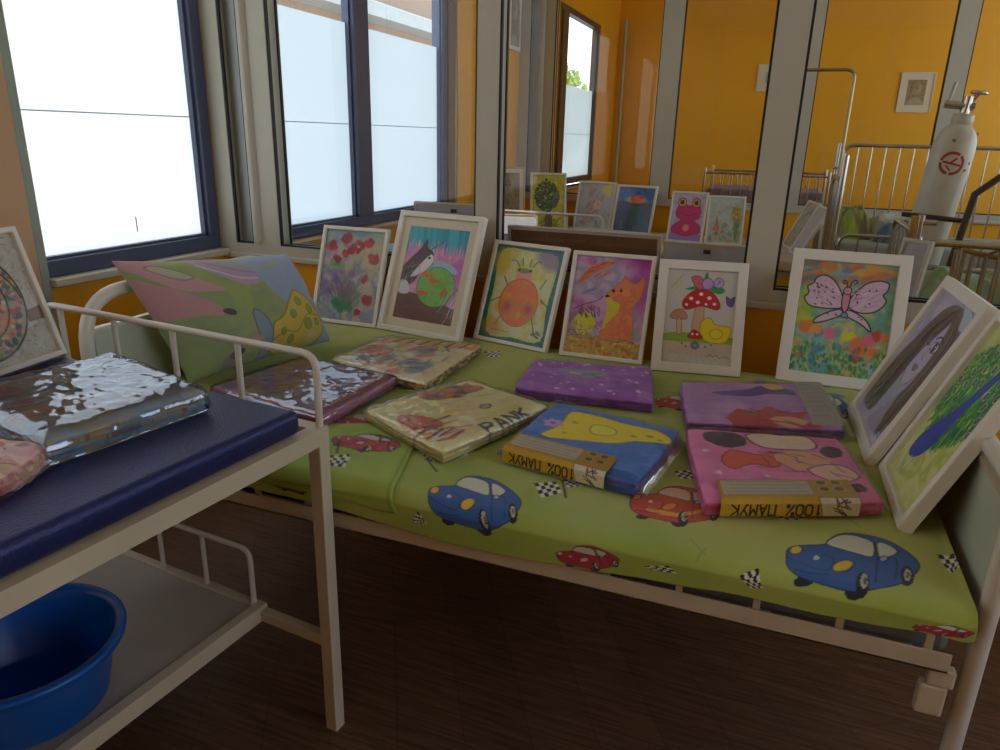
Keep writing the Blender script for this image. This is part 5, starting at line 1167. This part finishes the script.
def rack():
    ct = [o for o in bpy.data.objects if o.name.startswith('hospital_cot') and o.get('label', '').startswith('chrome barred')][0]
    t = obj('hanging_rack', MB().tube([(.05, -.12, .975), (.05, 0, .945)], .006, 8), CHR, ct); t.location = (.18, .12, 0)
    YW = mat('worn_yellow_tube', '#a8843c', .4, .3, var=.2)
    obj('top_rail', MB().tube([(-.03, .12, .955), (-.0, 0, .945), (.12, -.03, .93), (.3, 0, .94)], .010, 10), YW, t)
    for i, (x, y) in enumerate([(-.03, .12), (-.015, .06), (0, 0), (.04, -.012), (.08, -.02), (.12, -.03), (.2, -.02), (.28, 0)]): obj('bar', MB().tube([(x, y, .68), (x, y, .94)], .008, 8), CHR, t)
    obj('lower_rail', MB().tube([(-.03, .12, .69), (-.0, 0, .69), (.12, -.03, .69), (.3, 0, .69)], .010, 10), CHR, t)
rack()
def oxygen():
    lean = radians(5.2); p = (.472, 3.98, .0)
    P0 = at(921, 262, y=3.78); tp = at(964, 112, y=3.78)
    L = 1.43
    t = thing('oxygen_cylinder', 'white oxygen cylinder with a round red emblem, leaning on its trolley', 'gas cylinder', (float(tp[0])-1.41*sin(lean)+.006, 3.78, .075), (0, lean, 0))
    r = .084
    obj('body', MB().lathe([(0, 0), (r*.9, 0), (r, .02), (r, 1.20), (r*.985, 1.235), (r*.93, 1.265), (r*.82, 1.29), (r*.66, 1.31), (r*.46, 1.325), (r*.38, 1.35), (0, 1.35)], seg=40), mat('cylinder_white', '#cfcab8', .35, var=.07, scale=14), t)
    obj('neck_ring', MB().lathe([(r*.45, 1.325), (r*.5, 1.33), (r*.5, 1.365), (r*.4, 1.37), (r*.3, 1.37)], seg=24), mat('cylinder_white', '#cfcab8'), t)
    v = obj('valve', MB().tube([(0, 0, 1.35), (0, 0, 1.44)], .018, 12).tube([(-.085, 0, 1.40), (.03, 0, 1.40)], .016, 12).tube([(.01, 0, 1.42), (.03, 0, 1.455)], .010, 10).lathe([(0, 1.45), (.030, 1.45), (.034, 1.456), (.030, 1.463), (0, 1.463)], (.032, 0, 0), 20), CHR, t)
    obj('gauge_stem', MB().tube([(-.075, 0, 1.39), (-.065, 0, 1.49)], .007, 8), mat('cylinder_white', '#cfcab8'), v)
    # emblem: ring with a slanted inner mark, curved on the body
    RED = mat('red_print', '#a8281e', .5, var=.15, scale=60)
    cz, R0 = 1.165, .058; m = MB()
    def pt(a, b, off=.0012):   # a sideways (m), b up (m)
        th = a/r - pi/2 - .05; return ((r+off)*cos(th), (r+off)*sin(th), cz+b)
    seg = 36
    for i in range(seg):
        if i in (5, 17, 26): continue
        a0, a1 = 2*pi*i/seg, 2*pi*(i+.98)/seg; ri, ro = .037, .049
        m.add([pt(ri*cos(a0), ri*sin(a0)), pt(ro*cos(a0), ro*sin(a0)), pt(ro*cos(a1), ro*sin(a1)), pt(ri*cos(a1), ri*sin(a1))], [(0, 1, 2, 3)])
    def strip(a, b, w):
        a = Vector(a); b = Vector(b); n = Vector((-(b-a).y, (b-a).x)).normalized()*w/2
        for k in range(6):
            p, q = a.lerp(b, k/6), a.lerp(b, (k+1)/6); m.add([pt(*(p-n)), pt(*(q-n)), pt(*(q+n)), pt(*(p+n))], [(0, 1, 2, 3)])
    strip((-.034, .004), (.036, -.006), .009); strip((-.008, -.002), (.016, .024), .008); strip((-.02, -.010), (.0, -.030), .006)
    e = obj('emblem', m, RED, t)
    for k, (a, b) in enumerate(((.07, .12), (.075, .0), (.06, -.03), (-.02, .085))): obj('paint_chip', MB().add([pt(a, b), pt(a+.012, b+.004), pt(a+.008, b+.014), pt(a-.004, b+.012)], [(0, 1, 2, 3)]), mat('chip_grey', '#6a675c', .7), t)
    tr = thing('cylinder_trolley', 'dark metal trolley with a bent black handle carrying the oxygen cylinder', 'trolley', (t.location[0], 3.78, .0), (0, 0, 0))
    h = at(970, 193, y=3.78); h2 = at(1003, 168, y=3.78); h3 = at(950, 250, y=3.78); bx = t.location[0]
    S_ = lambda q: (float(q[0])-bx, 0, float(q[2]))
    dn = (float(h3[0])-bx-.10, 0, .12)
    for yy in (-.095,): obj('handle', MB().tube([(dn[0], yy, dn[2]), (S_(h3)[0], yy, S_(h3)[2]), (S_(h)[0], yy, S_(h)[2]), (S_(h2)[0]+.05, yy, S_(h2)[2]+.035)], .015, 10), BLK, tr)
    cz = float(at(930, 217, y=3.68)[2]); cx = float(at(930, 217, y=3.68)[0])-bx
    obj('clamp_band', MB().tube([(cx-.11, -.090, cz+.006), (cx+.13, -.090, cz-.01)], .011, 8), mat('dark_band', '#3a322c', .4, .5), tr)
    obj('foot_plate', MB().box(-.14, .2, -.14, .14, .045, .06), BLK, tr, .004)
    for yy in (-.17, .17): obj('wheel', MB().lathe([(0, -.02), (.065, -.02), (.075, -.01), (.075, .01), (.065, .02), (0, .02)], seg=24), BLK, tr).matrix_local = Matrix.Translation((.16, yy, .076)) @ Matrix.Rotation(pi/2, 4, 'X')
oxygen()
# cable down the wall between the rooms, and a pipe in the far corner
c = obj('wall_cable', MB().tube([(XW+.03, 4.80, 2.7), (XW+.028, 4.79, 2.0), (XW+.032, 4.805, 1.4), (XW+.028, 4.79, .6), (XW+.03, 4.80, .02)], .008, 8), mat('ivory_cable', '#c9b98c', .5)); tag(c, 'thin ivory cable running down the yellow wall beside the second window', 'cable')
c = obj('wall_pipe', MB().tube([(XW+.09, Y3-.06, .0), (XW+.09, Y3-.06, 2.7)], .022, 12), mat('pale_green_pipe', '#a8b48a', .4)); tag(c, 'pale green vertical pipe in the corner of the farthest room', 'pipe')
